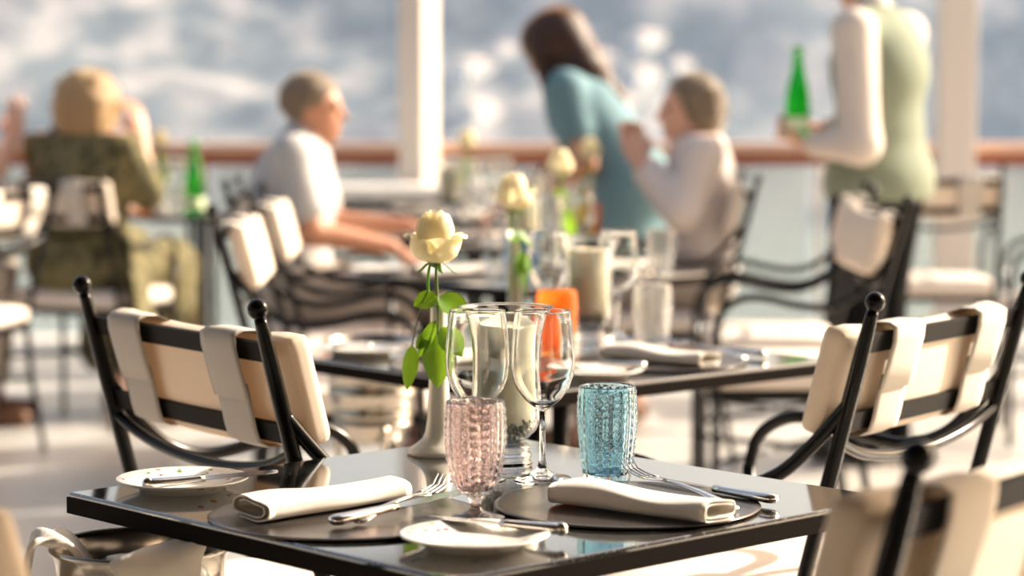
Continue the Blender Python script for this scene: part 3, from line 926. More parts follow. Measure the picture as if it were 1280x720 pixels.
def make_rose_main():
    t = thing('white_rose', '', 'rose')
    # origin at the vase foot centre, stem bottom inside the vase
    MB().sweep(spline([(0.001, 0.001, 0.11), (-0.0005, 0.0, 0.17), (-0.002, -0.001, 0.215), (-0.003, -0.002, 0.24), (-0.0035, -0.002, 0.262)]), 0.0021, seg=8).build('stem', 'stem', t)
    MB().sweep(spline([(-0.003, 0.001, 0.112), (-0.0075, 0.001, 0.18), (-0.012, 0.001, 0.21), (-0.0145, 0.0, 0.235), (-0.012, 0.0, 0.258), (-0.006, -0.001, 0.264)]), 0.0020, seg=8).build('stem', 'leaf', t)
    # side shoot that hangs in front of the vase
    MB().sweep(spline([(-0.002, -0.002, 0.216), (-0.001, -0.014, 0.205), (0.000, -0.019, 0.185), (-0.001, -0.020, 0.165)]), 0.0013, seg=6).build('leaf_stalk', 'stem', t)
    MB().sweep(spline([(-0.013, -0.001, 0.225), (-0.024, -0.010, 0.205), (-0.032, -0.014, 0.170), (-0.036, -0.016, 0.150)]), 0.0009, seg=6).build('leaf_stalk', 'stem', t)
    L = [((-0.001, -0.006, 0.217), (-0.034, -0.012, 0.205), 0.0115, (0, -0.8, 0.7), 0.25),
         ((0.001, -0.006, 0.217), (0.041, -0.012, 0.190), 0.0145, (0.3, -0.8, 0.6), 0.25),
         ((-0.036, -0.016, 0.152), (-0.043, -0.020, 0.090), 0.0095, (0.6, -1, 0), 0.3),
         ((-0.004, -0.020, 0.166), (-0.001, -0.026, 0.094), 0.0150, (0.3, -1, 0), 0.25),
         ((-0.010, -0.018, 0.168), (-0.030, -0.024, 0.148), 0.0075, (0.2, -1, 0.3), 0.3),
         ((0.004, -0.016, 0.176), (0.030, -0.020, 0.136), 0.0125, (0.2, -1, 0.3), 0.25),
         ((-0.003, -0.021, 0.186), (-0.027, -0.027, 0.135), 0.0070, (-0.3, -1, 0.3), 0.4)]
    for (b_, tp, w, up_, fo) in L:
        leaf(b_, tp, w * 1.3, up_, fo).build('leaf', 'leaf', t)
    rose_flower(t, (-0.0045, -0.002, 0.262), (R(-3), R(2)), 1.06)
    return t
ROSE = Proto(make_rose_main)
def vase_with_rose(loc, lab_v, lab_r, rz=0.0):
    VASE.get(lab_v, 'vase', loc, rz, 'white bud vases')
    return ROSE.get(lab_r, 'rose', loc, rz, 'white roses in the bud vases')

Z = 0.74
# ---- first table
vase_with_rose((-0.100, 3.215, Z), 'slim white bud vase on the table with the pink goblet', 'open white rose with hanging leaves on the table with the pink goblet')
HURR.get('footed candle glass with ivory candle behind the two wine glasses', 'candle holder', (-0.008, 3.115, Z), 0.3, 'footed candle glasses')
WINE.get('empty wine glass directly behind the pink goblet', 'glass', (-0.044, 3.005, Z), 0, 'wine glasses')
WINE.get('empty wine glass between the pink goblet and the turquoise tumbler', 'glass', (0.039, 3.005, Z), 0.7, 'wine glasses')
GOBLET.get('pale pink beaded goblet on a short stem', 'glass', (-0.0425, 2.725, Z))
TUMB['blue'].get('turquoise beaded tumbler beside the folded napkin', 'glass', (0.122, 3.005, Z), 0, 'beaded tumblers')
G1, G2 = (-0.195, 2.735), (0.138, 2.805)
CHARGER.get('dark round charger plate under the crossed knife and fork beside the pink goblet', 'plate', (*G1, Z), 0, 'charger plates')
CHARGER.get('dark round charger plate beside the turquoise tumbler', 'plate', (*G2, Z), 0, 'charger plates')
NK = 'folded linen napkins'
o = NAPKIN.get('rolled white napkin beside the pink goblet on a charger plate', 'napkin', (-0.222, 2.765, Z + 0.0045), R(44), NK)
o = NAPKIN.get('rolled white napkin in front of the turquoise tumbler', 'napkin', (0.152, 2.745, Z + 0.0045), R(-38), NK)
PLATE.get('white bread plate with floral rim holding a butter knife, beside the ice bucket', 'plate', (-0.412, 2.93, Z), 0.4, 'bread plates')
PLATE.get('white bread plate with floral rim in front of the pink goblet', 'plate', (-0.041, 2.56, Z), 2.2, 'bread plates')
o = BUTTER.get('ball-ended butter knife on the bread plate by the ice bucket', 'knife', (0, 0, 0), 0, 'butter knives'); aim(o, (-0.448, 2.872, Z + 0.0085), (-0.300, 2.955, Z + 0.0105))
o = BUTTER.get('ball-ended butter knife on the bread plate before the pink goblet', 'knife', (0, 0, 0), 0, 'butter knives'); aim(o, (0.056, 2.575, Z + 0.008), (-0.075, 2.64, Z + 0.009))
o = KNIFE.get('table knife with moulded handle crossing a fork by the pink goblet', 'knife', (0, 0, 0), 0, 'table knives'); aim(o, (-0.204, 2.645, Z + 0.004), (-0.052, 2.805, Z + 0.013))
o = FORK.get('fork lying beneath the table knife by the pink goblet', 'fork', (0, 0, 0), 0, 'forks'); aim(o, (-0.176, 2.665, Z + 0.003), (-0.080, 2.845, Z + 0.020))
o = KNIFE.get('table knife with moulded handle behind the napkin by the turquoise tumbler', 'knife', (0, 0, 0), 0, 'table knives'); aim(o, (0.316, 2.800, Z + 0.002), (0.162, 2.975, Z + 0.002))
o = FORK.get('fork leaning on the napkin by the turquoise tumbler', 'fork', (0, 0, 0), 0, 'forks'); aim(o, (0.262, 2.745, Z + 0.004), (0.140, 2.905, Z + 0.030))

# ---- second table, laid the same way
dx, dy = 0.132, 1.495
def sh(p, z=0.0): return (p[0] + dx, p[1] + dy, Z + z)
vase_with_rose((0.005, 4.62, Z), 'slim white bud vase on the table with the orange tumbler', 'white rose with leaves on the table with the orange tumbler', 0.9)
HURR.get('footed candle glass with ivory candle behind the orange tumbler', 'candle holder', (0.150, 4.60, Z), 0, 'footed candle glasses')
WINE.get('wine glass beside the candle glass, next to the orange tumbler', 'glass', (0.072, 4.69, Z), 0, 'wine glasses')
WINE.get('wine glass beside the candle glass, next to the clear tumbler', 'glass', (0.212, 4.70, Z), 0, 'wine glasses')
TUMB['orange'].get('bright orange beaded tumbler behind the wine glasses', 'glass', (0.085, 4.43, Z), 0, 'beaded tumblers')
TUMB['glass'].get('clear beaded tumbler behind the folded napkin', 'glass', (0.273, 4.58, Z), 0, 'beaded tumblers')
CHARGER.get('dark round charger plate on the orange tumbler table, below the rose', 'plate', sh(G1), 0, 'charger plates')
CHARGER.get('dark round charger plate in front of the clear tumbler', 'plate', sh(G2), 0, 'charger plates')
NAPKIN.get('rolled white napkin on the orange tumbler table, below the rose', 'napkin', sh((-0.20, 2.765), 0.0045), R(44), NK)
NAPKIN.get('rolled white napkin in front of the clear tumbler', 'napkin', sh((0.138, 2.775), 0.0045), R(-40), NK)
PLATE.get('white bread plate at the table corner by the silver wine cooler', 'plate', (-0.285, 4.43, Z), 0, 'bread plates')
PLATE.get('white bread plate at the orange tumbler table, beside the candle glass', 'plate', (0.145, 4.08, Z), 0, 'bread plates')
o = BUTTER.get('butter knife on the bread plate by the silver wine cooler', 'knife', (0, 0, 0), 0, 'butter knives'); aim(o, (-0.33, 4.39, Z + 0.010), (-0.20, 4.46, Z + 0.011))
o = BUTTER.get('butter knife on the bread plate below the orange tumbler', 'knife', (0, 0, 0), 0, 'butter knives'); aim(o, (0.228, 4.10, Z + 0.010), (0.10, 4.14, Z + 0.011))
o = KNIFE.get('table knife beside the napkin by the clear tumbler', 'knife', (0, 0, 0), 0, 'table knives'); aim(o, (0.470, 4.36, Z + 0.002), (0.300, 4.52, Z + 0.004))
o = FORK.get('fork beside the napkin by the clear tumbler', 'fork', (0, 0, 0), 0, 'forks'); aim(o, (0.425, 4.30, Z + 0.004), (0.285, 4.44, Z + 0.026))

# ---- third table
vase_with_rose((0.130, 6.45, Z), 'slim white bud vase on the table with the deep blue tumbler', 'white rose on the table with the deep blue tumbler', 2.0)
HURR.get('footed candle glass on the table with the deep blue tumbler', 'candle holder', (0.03, 6.55, Z), 0, 'footed candle glasses')
TUMB['deep_blue'].get('deep blue beaded tumbler', 'glass', (0.022, 6.25, Z), 0, 'beaded tumblers')
TUMB['glass'].get('clear beaded tumbler by the edge of the deep blue tumbler table', 'glass', (0.40, 6.36, Z), 0, 'beaded tumblers')
for (x, y, w_) in ((0.10, 6.28, 'next to the deep blue tumbler'), (0.19, 6.62, 'behind the rose of the deep blue tumbler table')):
    WINE.get('wine glass ' + w_, 'glass', (x, y, Z), 0, 'wine glasses')
CHARGER.get('charger plate on the deep blue tumbler table, towards the man', 'plate', (-0.17, 6.28, Z), 0, 'charger plates')
CHARGER.get('charger plate on the deep blue tumbler table, towards the waiter', 'plate', (0.22, 6.22, Z), 0, 'charger plates')
NAPKIN.get('rolled napkin on the deep blue tumbler table, towards the man', 'napkin', (-0.17, 6.28, Z + 0.0045), R(44), NK)
NAPKIN.get('rolled napkin on the deep blue tumbler table, towards the waiter', 'napkin', (0.24, 6.22, Z + 0.0045), R(-40), NK)
NAPKIN.get('rolled napkin at the far edge of the deep blue tumbler table', 'napkin', (0.31, 6.52, Z), R(40), NK)
PLATE.get('white bread plate on the deep blue tumbler table', 'plate', (-0.36, 6.42, Z), 0, 'bread plates')

# ---- fourth table
vase_with_rose((0.26, 7.95, Z), 'slim white bud vase in front of the woman in teal', 'white rose in front of the woman in teal', 4.0)
TUMB['orange'].get('orange beaded tumbler in front of the woman in teal', 'glass', (0.255, 7.82, Z), 0, 'beaded tumblers')
TUMB['yellow'].get('yellow beaded tumbler in front of the woman in teal', 'glass', (0.23, 7.70, Z), 0, 'beaded tumblers')
WINE.get('wine glass between the man and the yellow tumbler', 'glass', (0.08, 7.85, Z), 0, 'wine glasses')
WINE.get('wine glass nearest the yellow tumbler', 'glass', (0.15, 7.74, Z), 0, 'wine glasses')
WINE.get('wine glass beside the candle on the table shared by man and woman', 'glass', (-0.03, 8.12, Z), 0, 'wine glasses')
TUMB['glass'].get('clear beaded tumbler in front of the woman in white', 'glass', (0.16, 8.06, Z), 0, 'beaded tumblers')
HURR.get('footed candle glass on the table shared by the man and the woman in white', 'candle holder', (0.06, 8.02, Z), 0, 'footed candle glasses')
PLATE.get('white bread plate on the table in front of the seated man', 'plate', (-0.34, 7.92, Z), 0, 'bread plates')
NAPKIN.get('rolled napkin on the table in front of the seated man', 'napkin', (-0.2, 7.75, Z), R(44), NK)
# ---- fifth table
vase_with_rose((-0.178, 9.55, Z), 'slim white bud vase on the table beyond the seated man', 'white rose on the table beyond the seated man', 5.0)
WINE.get('wine glass beside the rose on the table beyond the seated man', 'glass', (-0.10, 9.45, Z), 0, 'wine glasses')
WINE.get('wine glass at the far edge of the table beyond the seated man', 'glass', (-0.04, 9.60, Z), 0, 'wine glasses')
WINE.get('wine glass beside the candle on the table beyond the seated man', 'glass', (-0.17, 9.36, Z), 0, 'wine glasses')
WINE.get('wine glass on the table beyond the seated man, behind the rose', 'glass', (-0.24, 9.66, Z), 0, 'wine glasses')
TUMB['glass'].get('clear beaded tumbler on the table beyond the seated man', 'glass', (-0.07, 9.32, Z), 0, 'beaded tumblers')
NAPKIN.get('rolled napkin on the table beyond the seated man', 'napkin', (-0.40, 9.52, Z), R(44), NK)
HURR.get('footed candle glass on the table beyond the seated man', 'candle holder', (-0.25, 9.40, Z), 0, 'footed candle glasses')
# ---- the blonde woman's table
vase_with_rose((-1.44, 9.70, Z), 'slim white bud vase beside the blonde woman', 'white rose beside the blonde woman', 1.0)
WINE.get('wine glass between the blonde woman and the rose', 'glass', (-1.47, 9.50, Z), 0, 'wine glasses')
WINE.get('wine glass between the rose and the green bottle', 'glass', (-1.355, 9.58, Z), 0, 'wine glasses')
TUMB['orange'].get('orange beaded tumbler near the blonde woman', 'glass', (-1.46, 9.42, Z), 0, 'beaded tumblers')
TUMB['glass'].get('clear beaded tumbler by the blonde woman', 'glass', (-1.33, 9.45, Z), 0, 'beaded tumblers')

def make_bottle():
    t = thing('water_bottle', '', 'bottle')
    MB().lathe([(0.0005, 0.006), (0.030, 0.0), (0.038, 0.004), (0.0405, 0.015), (0.041, 0.06), (0.0395, 0.12), (0.033, 0.165), (0.023, 0.205), (0.0165, 0.235), (0.0142, 0.265), (0.0150, 0.270), (0.0150, 0.278),
                (0.0115, 0.2782), (0.0108, 0.24), (0.0195, 0.205), (0.0295, 0.165), (0.0365, 0.12), (0.038, 0.06), (0.0375, 0.015), (0.0005, 0.010)], 32).build('body', 'green_glass', t)
    MB().lathe([(0.0418, 0.020), (0.0422, 0.021), (0.0424, 0.060), (0.0420, 0.061), (0.0412, 0.060), (0.0410, 0.021), (0.0418, 0.020)], 32).build('paper_label', 'foil', t)
    MB().lathe([(0.0160, 0.268), (0.0165, 0.269), (0.0165, 0.290), (0.0155, 0.292), (0.0005, 0.292)], 24).build('screw_cap', 'cap', t)
    return t
BOTTLE = Proto(make_bottle)
BOTTLE.get('green glass water bottle standing on the blonde woman\'s table', 'bottle', (-1.275, 9.50, Z), 0, 'green water bottles')
HAND_BOTTLE = BOTTLE.get('green glass water bottle held by the waiter', 'bottle', (0.965, 7.70, 1.10), 0, 'green water bottles')

# ---- wine coolers on stands
def make_cooler():
    t = thing('wine_cooler', '', 'ice bucket')
    H0 = 0.47
    prof = [(0.0005, 0.0), (0.062, 0.0), (0.068, 0.006), (0.066, 0.014), (0.072, 0.022), (0.083, 0.052), (0.089, 0.056), (0.089, 0.064), (0.086, 0.068), (0.092, 0.100), (0.098, 0.104), (0.098, 0.112), (0.095, 0.116), (0.098, 0.15), (0.103, 0.155), (0.103, 0.165), (0.099, 0.170), (0.101, 0.195), (0.104, 0.212), (0.109, 0.2165), (0.111, 0.220), (0.109, 0.2235), (0.105, 0.2225), (0.1015, 0.217), (0.098, 0.195), (0.096, 0.165), (0.091, 0.11), (0.082, 0.06), (0.068, 0.022), (0.0005, 0.018)]
    MB().lathe(prof, 56, (0, 0, H0)).build('bucket', 'bucket', t)
    for s in (-1, 1):
        MB().sweep(spline([(s * 0.100, -0.03, H0 + 0.185), (s * 0.122, -0.022, H0 + 0.19), (s * 0.130, 0, H0 + 0.192), (s * 0.122, 0.022, H0 + 0.19), (s * 0.100, 0.03, H0 + 0.185)]), 0.005, seg=8).build('handle', 'bucket', t)
    MB().lathe([(0.072, H0 + 0.035), (0.086, H0 + 0.035), (0.088, H0 + 0.042), (0.084, H0 + 0.048), (0.080, H0 + 0.048), (0.072, H0 + 0.035)], 40).build('stand_ring', 'bucket', t)
    for k in range(3):
        a = k * 2.094 + 0.5
        d = Vector((math.cos(a), math.sin(a), 0))
        MB().sweep(spline([d * 0.084 + Vector((0, 0, H0 + 0.04)), d * 0.07 + Vector((0, 0, 0.36)), d * 0.055 + Vector((0, 0, 0.2)), d * 0.11 + Vector((0, 0, 0.06)), d * 0.17 + Vector((0, 0, 0.008))]), 0.007, seg=8).build('leg', 'bucket', t)
    return t
COOLER = Proto(make_cooler)
BK = (-0.448, 2.82)
COOLER.get('silver ice bucket on a stand with white cloths over its rim', 'ice bucket', (*BK, 0), R(100), 'silver coolers on stands')
c2 = COOLER.get('silver wine cooler on a stand behind the orange tumbler table', 'ice bucket', (-0.305, 5.15, 0), 0.4, 'silver coolers on stands')

def drape(pts, width, thick, name, parent, m='napkin', wob=0.004):
    P_ = spline(pts, 5); V = []; F = []; n = len(P_); K = 9
    side = Vector(width)
    for i, p in enumerate(P_):
        for k in range(K):
            u = -0.5 + k / (K - 1)
            w = Vector((0, 0, wob * math.sin(7 * u + i * 0.7))) + Vector((0.4 * wob * math.cos(9 * u + i), 0, 0))
            V.append(p + side * (u * (1 + 0.08 * math.sin(i * 0.9))) + w)
    for i in range(n - 1):
        for k in range(K - 1):
            a = i * K + k
            F.append((a, a + 1, a + K + 1, a + K))
    o = MB().add(V, F).build(name, m, parent)
    s = o.modifiers.new('thick', 'SOLIDIFY'); s.thickness = thick
    return o
t = thing('service_cloth', 'white cloth hung over the front rim of the silver ice bucket', 'cloth', (BK[0] + 0.035, BK[1] - 0.105, 0.694))
drape([(-0.01, 0.085, -0.045), (-0.008, 0.045, -0.006), (-0.004, 0.012, 0.006), (0.004, -0.012, 0.004), (0.006, -0.020, -0.03), (0.008, -0.024, -0.10)], (0.10, 0.018, 0.022), 0.006, 'folded_cloth', t)
t = thing('service_cloth', 'white cloth bunched over the side rim of the silver ice bucket', 'cloth', (BK[0] - 0.108, BK[1] - 0.02, 0.694))
drape([(0.06, 0.01, -0.05), (0.03, 0.004, -0.006), (0.006, 0, 0.007), (-0.012, -0.004, 0.004), (-0.02, -0.006, -0.03), (-0.026, -0.008, -0.09)], (0.012, -0.07, 0.0), 0.008, 'folded_cloth', t)
t = thing('service_cloth', 'crumpled white cloth lying inside the silver ice bucket', 'cloth', (BK[0], BK[1], 0.60))
drape([(-0.07, -0.01, 0.01), (-0.045, 0, 0.055), (-0.02, 0.01, 0.03), (0.0, 0.0, 0.06), (0.03, 0.0, 0.045), (0.065, 0.0, 0.015)], (0.0, 0.09, 0.0), 0.006, 'crumpled_cloth', t, wob=0.012)

# ------------------------------------------------------------------ people
def V3(*a): return np.array(a, float)
def nrm(v): return v / np.linalg.norm(v)

def hand_prims(w, d, n_, curl, thumb, s=1.0):
    """palm, four fingers and a thumb; d points along the hand, n_ is the side the palm looks to"""
    d = nrm(d); n_ = nrm(n_ - d * (n_ @ d)); sd = np.cross(d, n_) * thumb
    P = [('e', w + d * 0.047 * s, (0.041 * s, 0.017 * s, 0.052 * s), [sd, n_, d], 0.015)]
    for o, L, r in ((0.030, 0.88, 0.0082), (0.010, 1.0, 0.0086), (-0.010, 0.95, 0.0083), (-0.029, 0.76, 0.0076)):
        p = w + d * 0.084 * s + sd * o * s; a = 0.0
        for k, q in enumerate((0.042, 0.027, 0.021)):
            a += curl * (0.9, 1.1, 0.8)[k]
            v = d * math.cos(a) + n_ * math.sin(a) + sd * o * 0.6
            e = p + nrm(v) * q * L * s
            P.append(('c', p, e, r * s * (1 - 0.07 * k), r * s * (0.93 - 0.08 * k), 0.005)); p = e
    p = w + d * 0.025 * s + sd * 0.026 * s; v = nrm(d * 0.62 + sd * 0.62 + n_ * 0.35)
    e = p + v * 0.038 * s; P.append(('c', p, e, 0.0125 * s, 0.0105 * s, 0.010))
    v = nrm(d * 0.8 + sd * 0.15 + n_ * (0.35 + 0.5 * curl)); P.append(('c', e, e + v * 0.032 * s, 0.0105 * s, 0.008 * s, 0.006))
    return P

def segs(J):
    S = {}
    rt = nrm(J['shR'] - J['shL'])
    def fr(up):
        up = nrm(up); f = nrm(np.cross(up, rt)); return [np.cross(f, up), f, up]
    b = J.get('build', 1.0)
    S['pelvis'] = [('e', J['pelvis'], (0.165 * b, 0.118 * b, 0.115), fr(J['waist'] - J['pelvis']), 0.05)]
    S['waist'] = [('e', J['waist'], (0.142 * b, 0.105 * b, 0.14), fr(J['chest'] - J['pelvis']), 0.06)]
    S['chest'] = [('e', J['chest'], (0.158 * b, 0.116 * b, 0.165), fr(J['neck'] - J['waist']), 0.06)]
    S['shoulders'] = [('c', J['shL'], J['neck'] - V3(0, 0, 0.035), 0.052, 0.062, 0.04), ('c', J['shR'], J['neck'] - V3(0, 0, 0.035), 0.052, 0.062, 0.04)]
    hu = nrm(J['hu']); hf = nrm(J['hf'] - hu * (J['hf'] @ hu)); hr = np.cross(hf, hu); H = J['head']; rot = [hr, hf, hu]
    S['neck'] = [('c', J['neck'] - V3(0, 0, 0.03), H - hu * 0.06 - hf * 0.015, 0.058, 0.050, 0.03)]
    g = lambda x, y, z: H + hr * x + hf * y + hu * z
    S['head'] = [('e', g(0, -0.012, 0.022), (0.074, 0.094, 0.088), rot, 0.02), ('e', g(0, 0.018, -0.045), (0.055, 0.066, 0.066), rot, 0.035),
                 ('e', g(0, 0.055, -0.092), (0.024, 0.022, 0.018), rot, 0.02),
                 ('c', g(0, 0.080, 0.012), g(0, 0.101, -0.026), 0.009, 0.0125, 0.012), ('e', g(0, 0.074, 0.024), (0.05, 0.014, 0.011), rot, 0.014),
                 ('e', g(0, 0.078, -0.056), (0.022, 0.011, 0.0075), rot, 0.010), ('e', g(0, 0.077, -0.067), (0.019, 0.011, 0.007), rot, 0.008),
                 ('e', g(0.074, -0.012, -0.006), (0.009, 0.018, 0.030), rot, 0.008), ('e', g(-0.074, -0.012, -0.006), (0.009, 0.018, 0.030), rot, 0.008)]
    S['head'] = [(q[0], H + (q[1] - H) * 0.94, tuple(r * 0.94 for r in q[2]), *q[3:]) if q[0] == 'e' else ('c', H + (q[1] - H) * .94, H + (q[2] - H) * .94, q[3] * .94, q[4] * .94, q[5]) for q in S['head']]
    S['_head'] = (H, rot)
    for q in 'LR':
        S['uarm' + q] = [('c', J['sh' + q], J['el' + q], 0.051, 0.041, 0.03)]
        S['farm' + q] = [('c', J['el' + q], J['wr' + q], 0.042, 0.027, 0.02)]
        S['thigh' + q] = [('c', J['hip' + q], J['kn' + q], 0.088 * b, 0.058, 0.04)]
        mid = J['kn' + q] * 0.68 + J['an' + q] * 0.32 + nrm(J['kn' + q] - J['hip' + q]) * 0.0
        S['shin' + q] = [('c', J['kn' + q], mid, 0.056, 0.053, 0.03), ('c', mid, J['an' + q], 0.053, 0.036, 0.03)]
        S['foot' + q] = [('c', J['an' + q] - V3(0, 0.02, 0.045), J['to' + q], 0.036, 0.028, 0.03)]
    return S

def inflate(pr, off, k=None):
    out = []
    for p in pr:
        if p[0] == 'c': out.append(('c', p[1], p[2], p[3] + off, p[4] + off, k or p[5]))
        else: out.append(('e', p[1], tuple(r + off for r in p[2]), p[3], k or p[4]))
    return out

def part_cap(p, t0, t1, off):
    a, b = np.array(p[1]), np.array(p[2])
    return ('c', a + (b - a) * t0, a + (b - a) * t1, p[3] + (p[4] - p[3]) * t0 + off, p[3] + (p[4] - p[3]) * t1 + off, 0.02)

SEAT = dict(pelvis=V3(0, 0, .605), waist=V3(0, -.01, .75), chest=V3(0, .01, .92), neck=V3(0, .015, 1.07), head=V3(0, .045, 1.185), hf=V3(0, 1, 0), hu=V3(0, 0, 1),
            shL=V3(-.165, .01, 1.025), shR=V3(.165, .01, 1.025), elL=V3(-.23, .10, .80), elR=V3(.23, .10, .80), wrL=V3(-.15, .32, .80), wrR=V3(.15, .32, .80),
            hipL=V3(-.09, .02, .60), hipR=V3(.09, .02, .60), knL=V3(-.12, .42, .565), knR=V3(.12, .42, .565), anL=V3(-.12, .40, .10), anR=V3(.12, .40, .10), toL=V3(-.13, .52, .03), toR=V3(.13, .52, .03))

def person(label, loc, face, J, skin, hands, group=None):
    f = Vector((face[0], face[1], 0)).normalized()
    t = thing('person', label, 'person', (loc[0], loc[1], 0), math.atan2(f.y, f.x) - math.pi / 2, group)
    S = segs(J)
    pr = []
    for k, v in S.items():
        if k != '_head': pr += v
    for q, (d, n_, cu) in hands.items():
        pr += hand_prims(J['wr' + q], d, n_, cu, 1 if q == 'R' else -1)
    sdf_build('body', pr, skin, t)
    H, rot = S['_head']
    for s in (-1, 1):
        e = H + rot[0] * 0.029 * s + rot[1] * 0.070 + rot[2] * 0.004
        MB().ball(tuple(e), 0.0105, 10).build('eye', 'eye', t)
    return t, S

def hd(S, x, y, z):
    H, r = S['_head']; return H + r[0] * x + r[1] * y + r[2] * z
def hplane(S, x, y, z, c):
    """cut plane in head coordinates: keep the side where x*X+y*Y+z*Z < c"""
    H, r = S['_head']; n_ = r[0] * x + r[1] * y + r[2] * z; n_ = nrm(n_)
    return (*n_, float(n_ @ H + c))
BV = 0.010   # voxel for cloth
def fluff(S, n_, rad, r0, seed, low=-0.6):
    """locks that break up the outline of a hairstyle"""
    q = random.Random(seed); out = []
    while len(out) < n_:
        v = V3(q.gauss(0, 1), q.gauss(-0.35, 0.8), q.gauss(0.2, 0.8)); v = nrm(v)
        if v[1] > 0.35 or v[2] < low: continue
        p = hd(S, v[0] * rad[0], -0.025 + v[1] * rad[1], 0.02 + v[2] * rad[2])
        e = hd(S, v[0] * rad[0] * 1.03 + q.uniform(-.02, .02), -0.03 + v[1] * rad[1] * 1.03, 0.02 + v[2] * rad[2] - 0.05)
        out.append(('c', p, e, r0 * q.uniform(.8, 1.2), r0 * 0.5, 0.012))
    return out

# waiter
J = dict(pelvis=V3(0, -.01, .95), waist=V3(0, 0, 1.10), chest=V3(0, .0, 1.30), neck=V3(0, .02, 1.475), head=V3(0, .075, 1.605), hf=V3(0, 1, -.15), hu=V3(0, .15, 1), build=1.2,
         shL=V3(-.195, .0, 1.425), shR=V3(.195, .0, 1.425), elL=V3(-.245, -.055, 1.06), elR=V3(.24, .05, 1.12), wrL=V3(-.25, .125, 1.055), wrR=V3(.06, .24, 1.10),
         hipL=V3(-.10, 0, .93), hipR=V3(.10, 0, .93), knL=V3(-.11, .03, .50), knR=V3(.11, .05, .50), anL=V3(-.11, -.02, .10), anR=V3(.12, .0, .10), toL=V3(-.12, .13, .03), toR=V3(.13, .15, .03))
t, S = person('person standing in sage waistcoat and white shirt, holding a green bottle', (1.215, 7.86), (-0.82, 0.57), J, 'skin_pale',
              {'L': (V3(0.05, 0.9, 0.25), V3(0.35, 0.1, 1), 0.62), 'R': (V3(-.4, .9, 0.1), V3(-.5, 0, -.8), 0.4)})
vest = inflate(S['pelvis'] + S['waist'] + S['chest'], 0.016) + [('c', S['shoulders'][0][1] * 0.86 + S['shoulders'][0][2] * 0.14, S['shoulders'][0][2], 0.066, 0.074, 0.05), ('c', S['shoulders'][1][1] * 0.86 + S['shoulders'][1][2] * 0.14, S['shoulders'][1][2], 0.066, 0.074, 0.05),
        ('e', V3(0, 0, .92), (.215, .165, .16), None, .05)]
sdf_build('waistcoat', vest, 'vest', t, BV, [(0, 0, -1, -0.87), (0, .35, .94, 1.445)])
sdf_build('shirt', inflate(S['chest'] + S['shoulders'], 0.006) + [('c', J['shL'], J['elL'], .072, .066, .03), ('c', J['elL'], J['elL'] * .15 + J['wrL'] * .85, .064, .044, .03), ('c', J['shR'], J['elR'], .070, .062, .03), ('c', J['elR'], J['elR'] * .15 + J['wrR'] * .85, .060, .044, .03),
          ('c', J['neck'] - V3(0, 0, .02), J['neck'] + V3(0, .012, .035), .068, .062, .02)], 'shirt_w', t, BV)
sdf_build('trousers', inflate(S['pelvis'], 0.008) + [('c', J['hipL'], J['knL'], .118, .090, .04), ('c', J['knL'], J['anL'] - V3(0, 0, .03), .088, .070, .04), ('c', J['hipR'], J['knR'], .118, .090, .04), ('c', J['knR'], J['anR'] - V3(0, 0, .03), .088, .070, .04)], 'black', t, BV, [(0, 0, 1, .93)])
for q in 'LR':
    sdf_build('shoe', [('c', J['an' + q] - V3(0, .03, .055), J['to' + q] + V3(0, .03, .008), .046, .038, .03)], 'shoe', t, BV, [(0, 0, -1, 0.0)])
sdf_build('hair', [('e', hd(S, 0, -.02, .035), (.084, .102, .094), S['_head'][1], .02)], 'dark_hair', t, BV, [hplane(S, 0, .8, -.6, .012)])
HAND_BOTTLE.location = (0.932, 7.752, 1.084)

# seated man
J = dict(SEAT); J.update(head=V3(0, .075, 1.172), neck=V3(0, .03, 1.06), chest=V3(0, .0, .90), hf=V3(0.1, 1, -.05), elR=V3(.235, .075, .795), wrR=V3(.17, .315, .745), elL=V3(-.22, .12, .80), wrL=V3(-.12, .36, .795), build=1.1)
t, S = person('person seated in grey-white shirt, leaning an arm towards the table', (-0.70, 7.54), (1, 0.04), J, 'skin',
              {'R': (V3(-.1, .9, -.5), V3(0, -.4, -1), 0.3), 'L': (V3(.1, 1, -.05), V3(0, 0, -1), 0.2)})
sl = [('c', J['shR'], J['shR'] * .32 + J['elR'] * .68, .066, .066, .03), ('c', J['shL'], J['shL'] * .32 + J['elL'] * .68, .066, .066, .03)]
sdf_build('shirt', inflate(S['pelvis'] + S['waist'] + S['chest'] + S['shoulders'], 0.016) + sl + [('c', J['neck'] - V3(0, .005, .03), J['neck'] + V3(0, .0, .022), .068, .064, .02)], 'shirt', t, BV, [(0, 0, -1, -.56)])
sdf_build('shorts', inflate(S['pelvis'], .012) + inflate(S['thighL'] + S['thighR'], .012), 'shorts', t, BV, [(0, 0, 1, .72)])
for q in 'LR': sdf_build('shoe', [('c', J['an' + q] - V3(0, .03, .055), J['to' + q] + V3(0, .02, .008), .044, .036, .03)], 'sandal', t, BV, [(0, 0, -1, 0.0)])
sdf_build('hair', [('e', hd(S, 0, -.018, .034), (.081, .099, .090), S['_head'][1], .02)] + fluff(S, 18, (.074, .090, .086), .014, 8, 0.1), 'grey_hair', t, BV, [hplane(S, 0, .72, -.7, .006)])

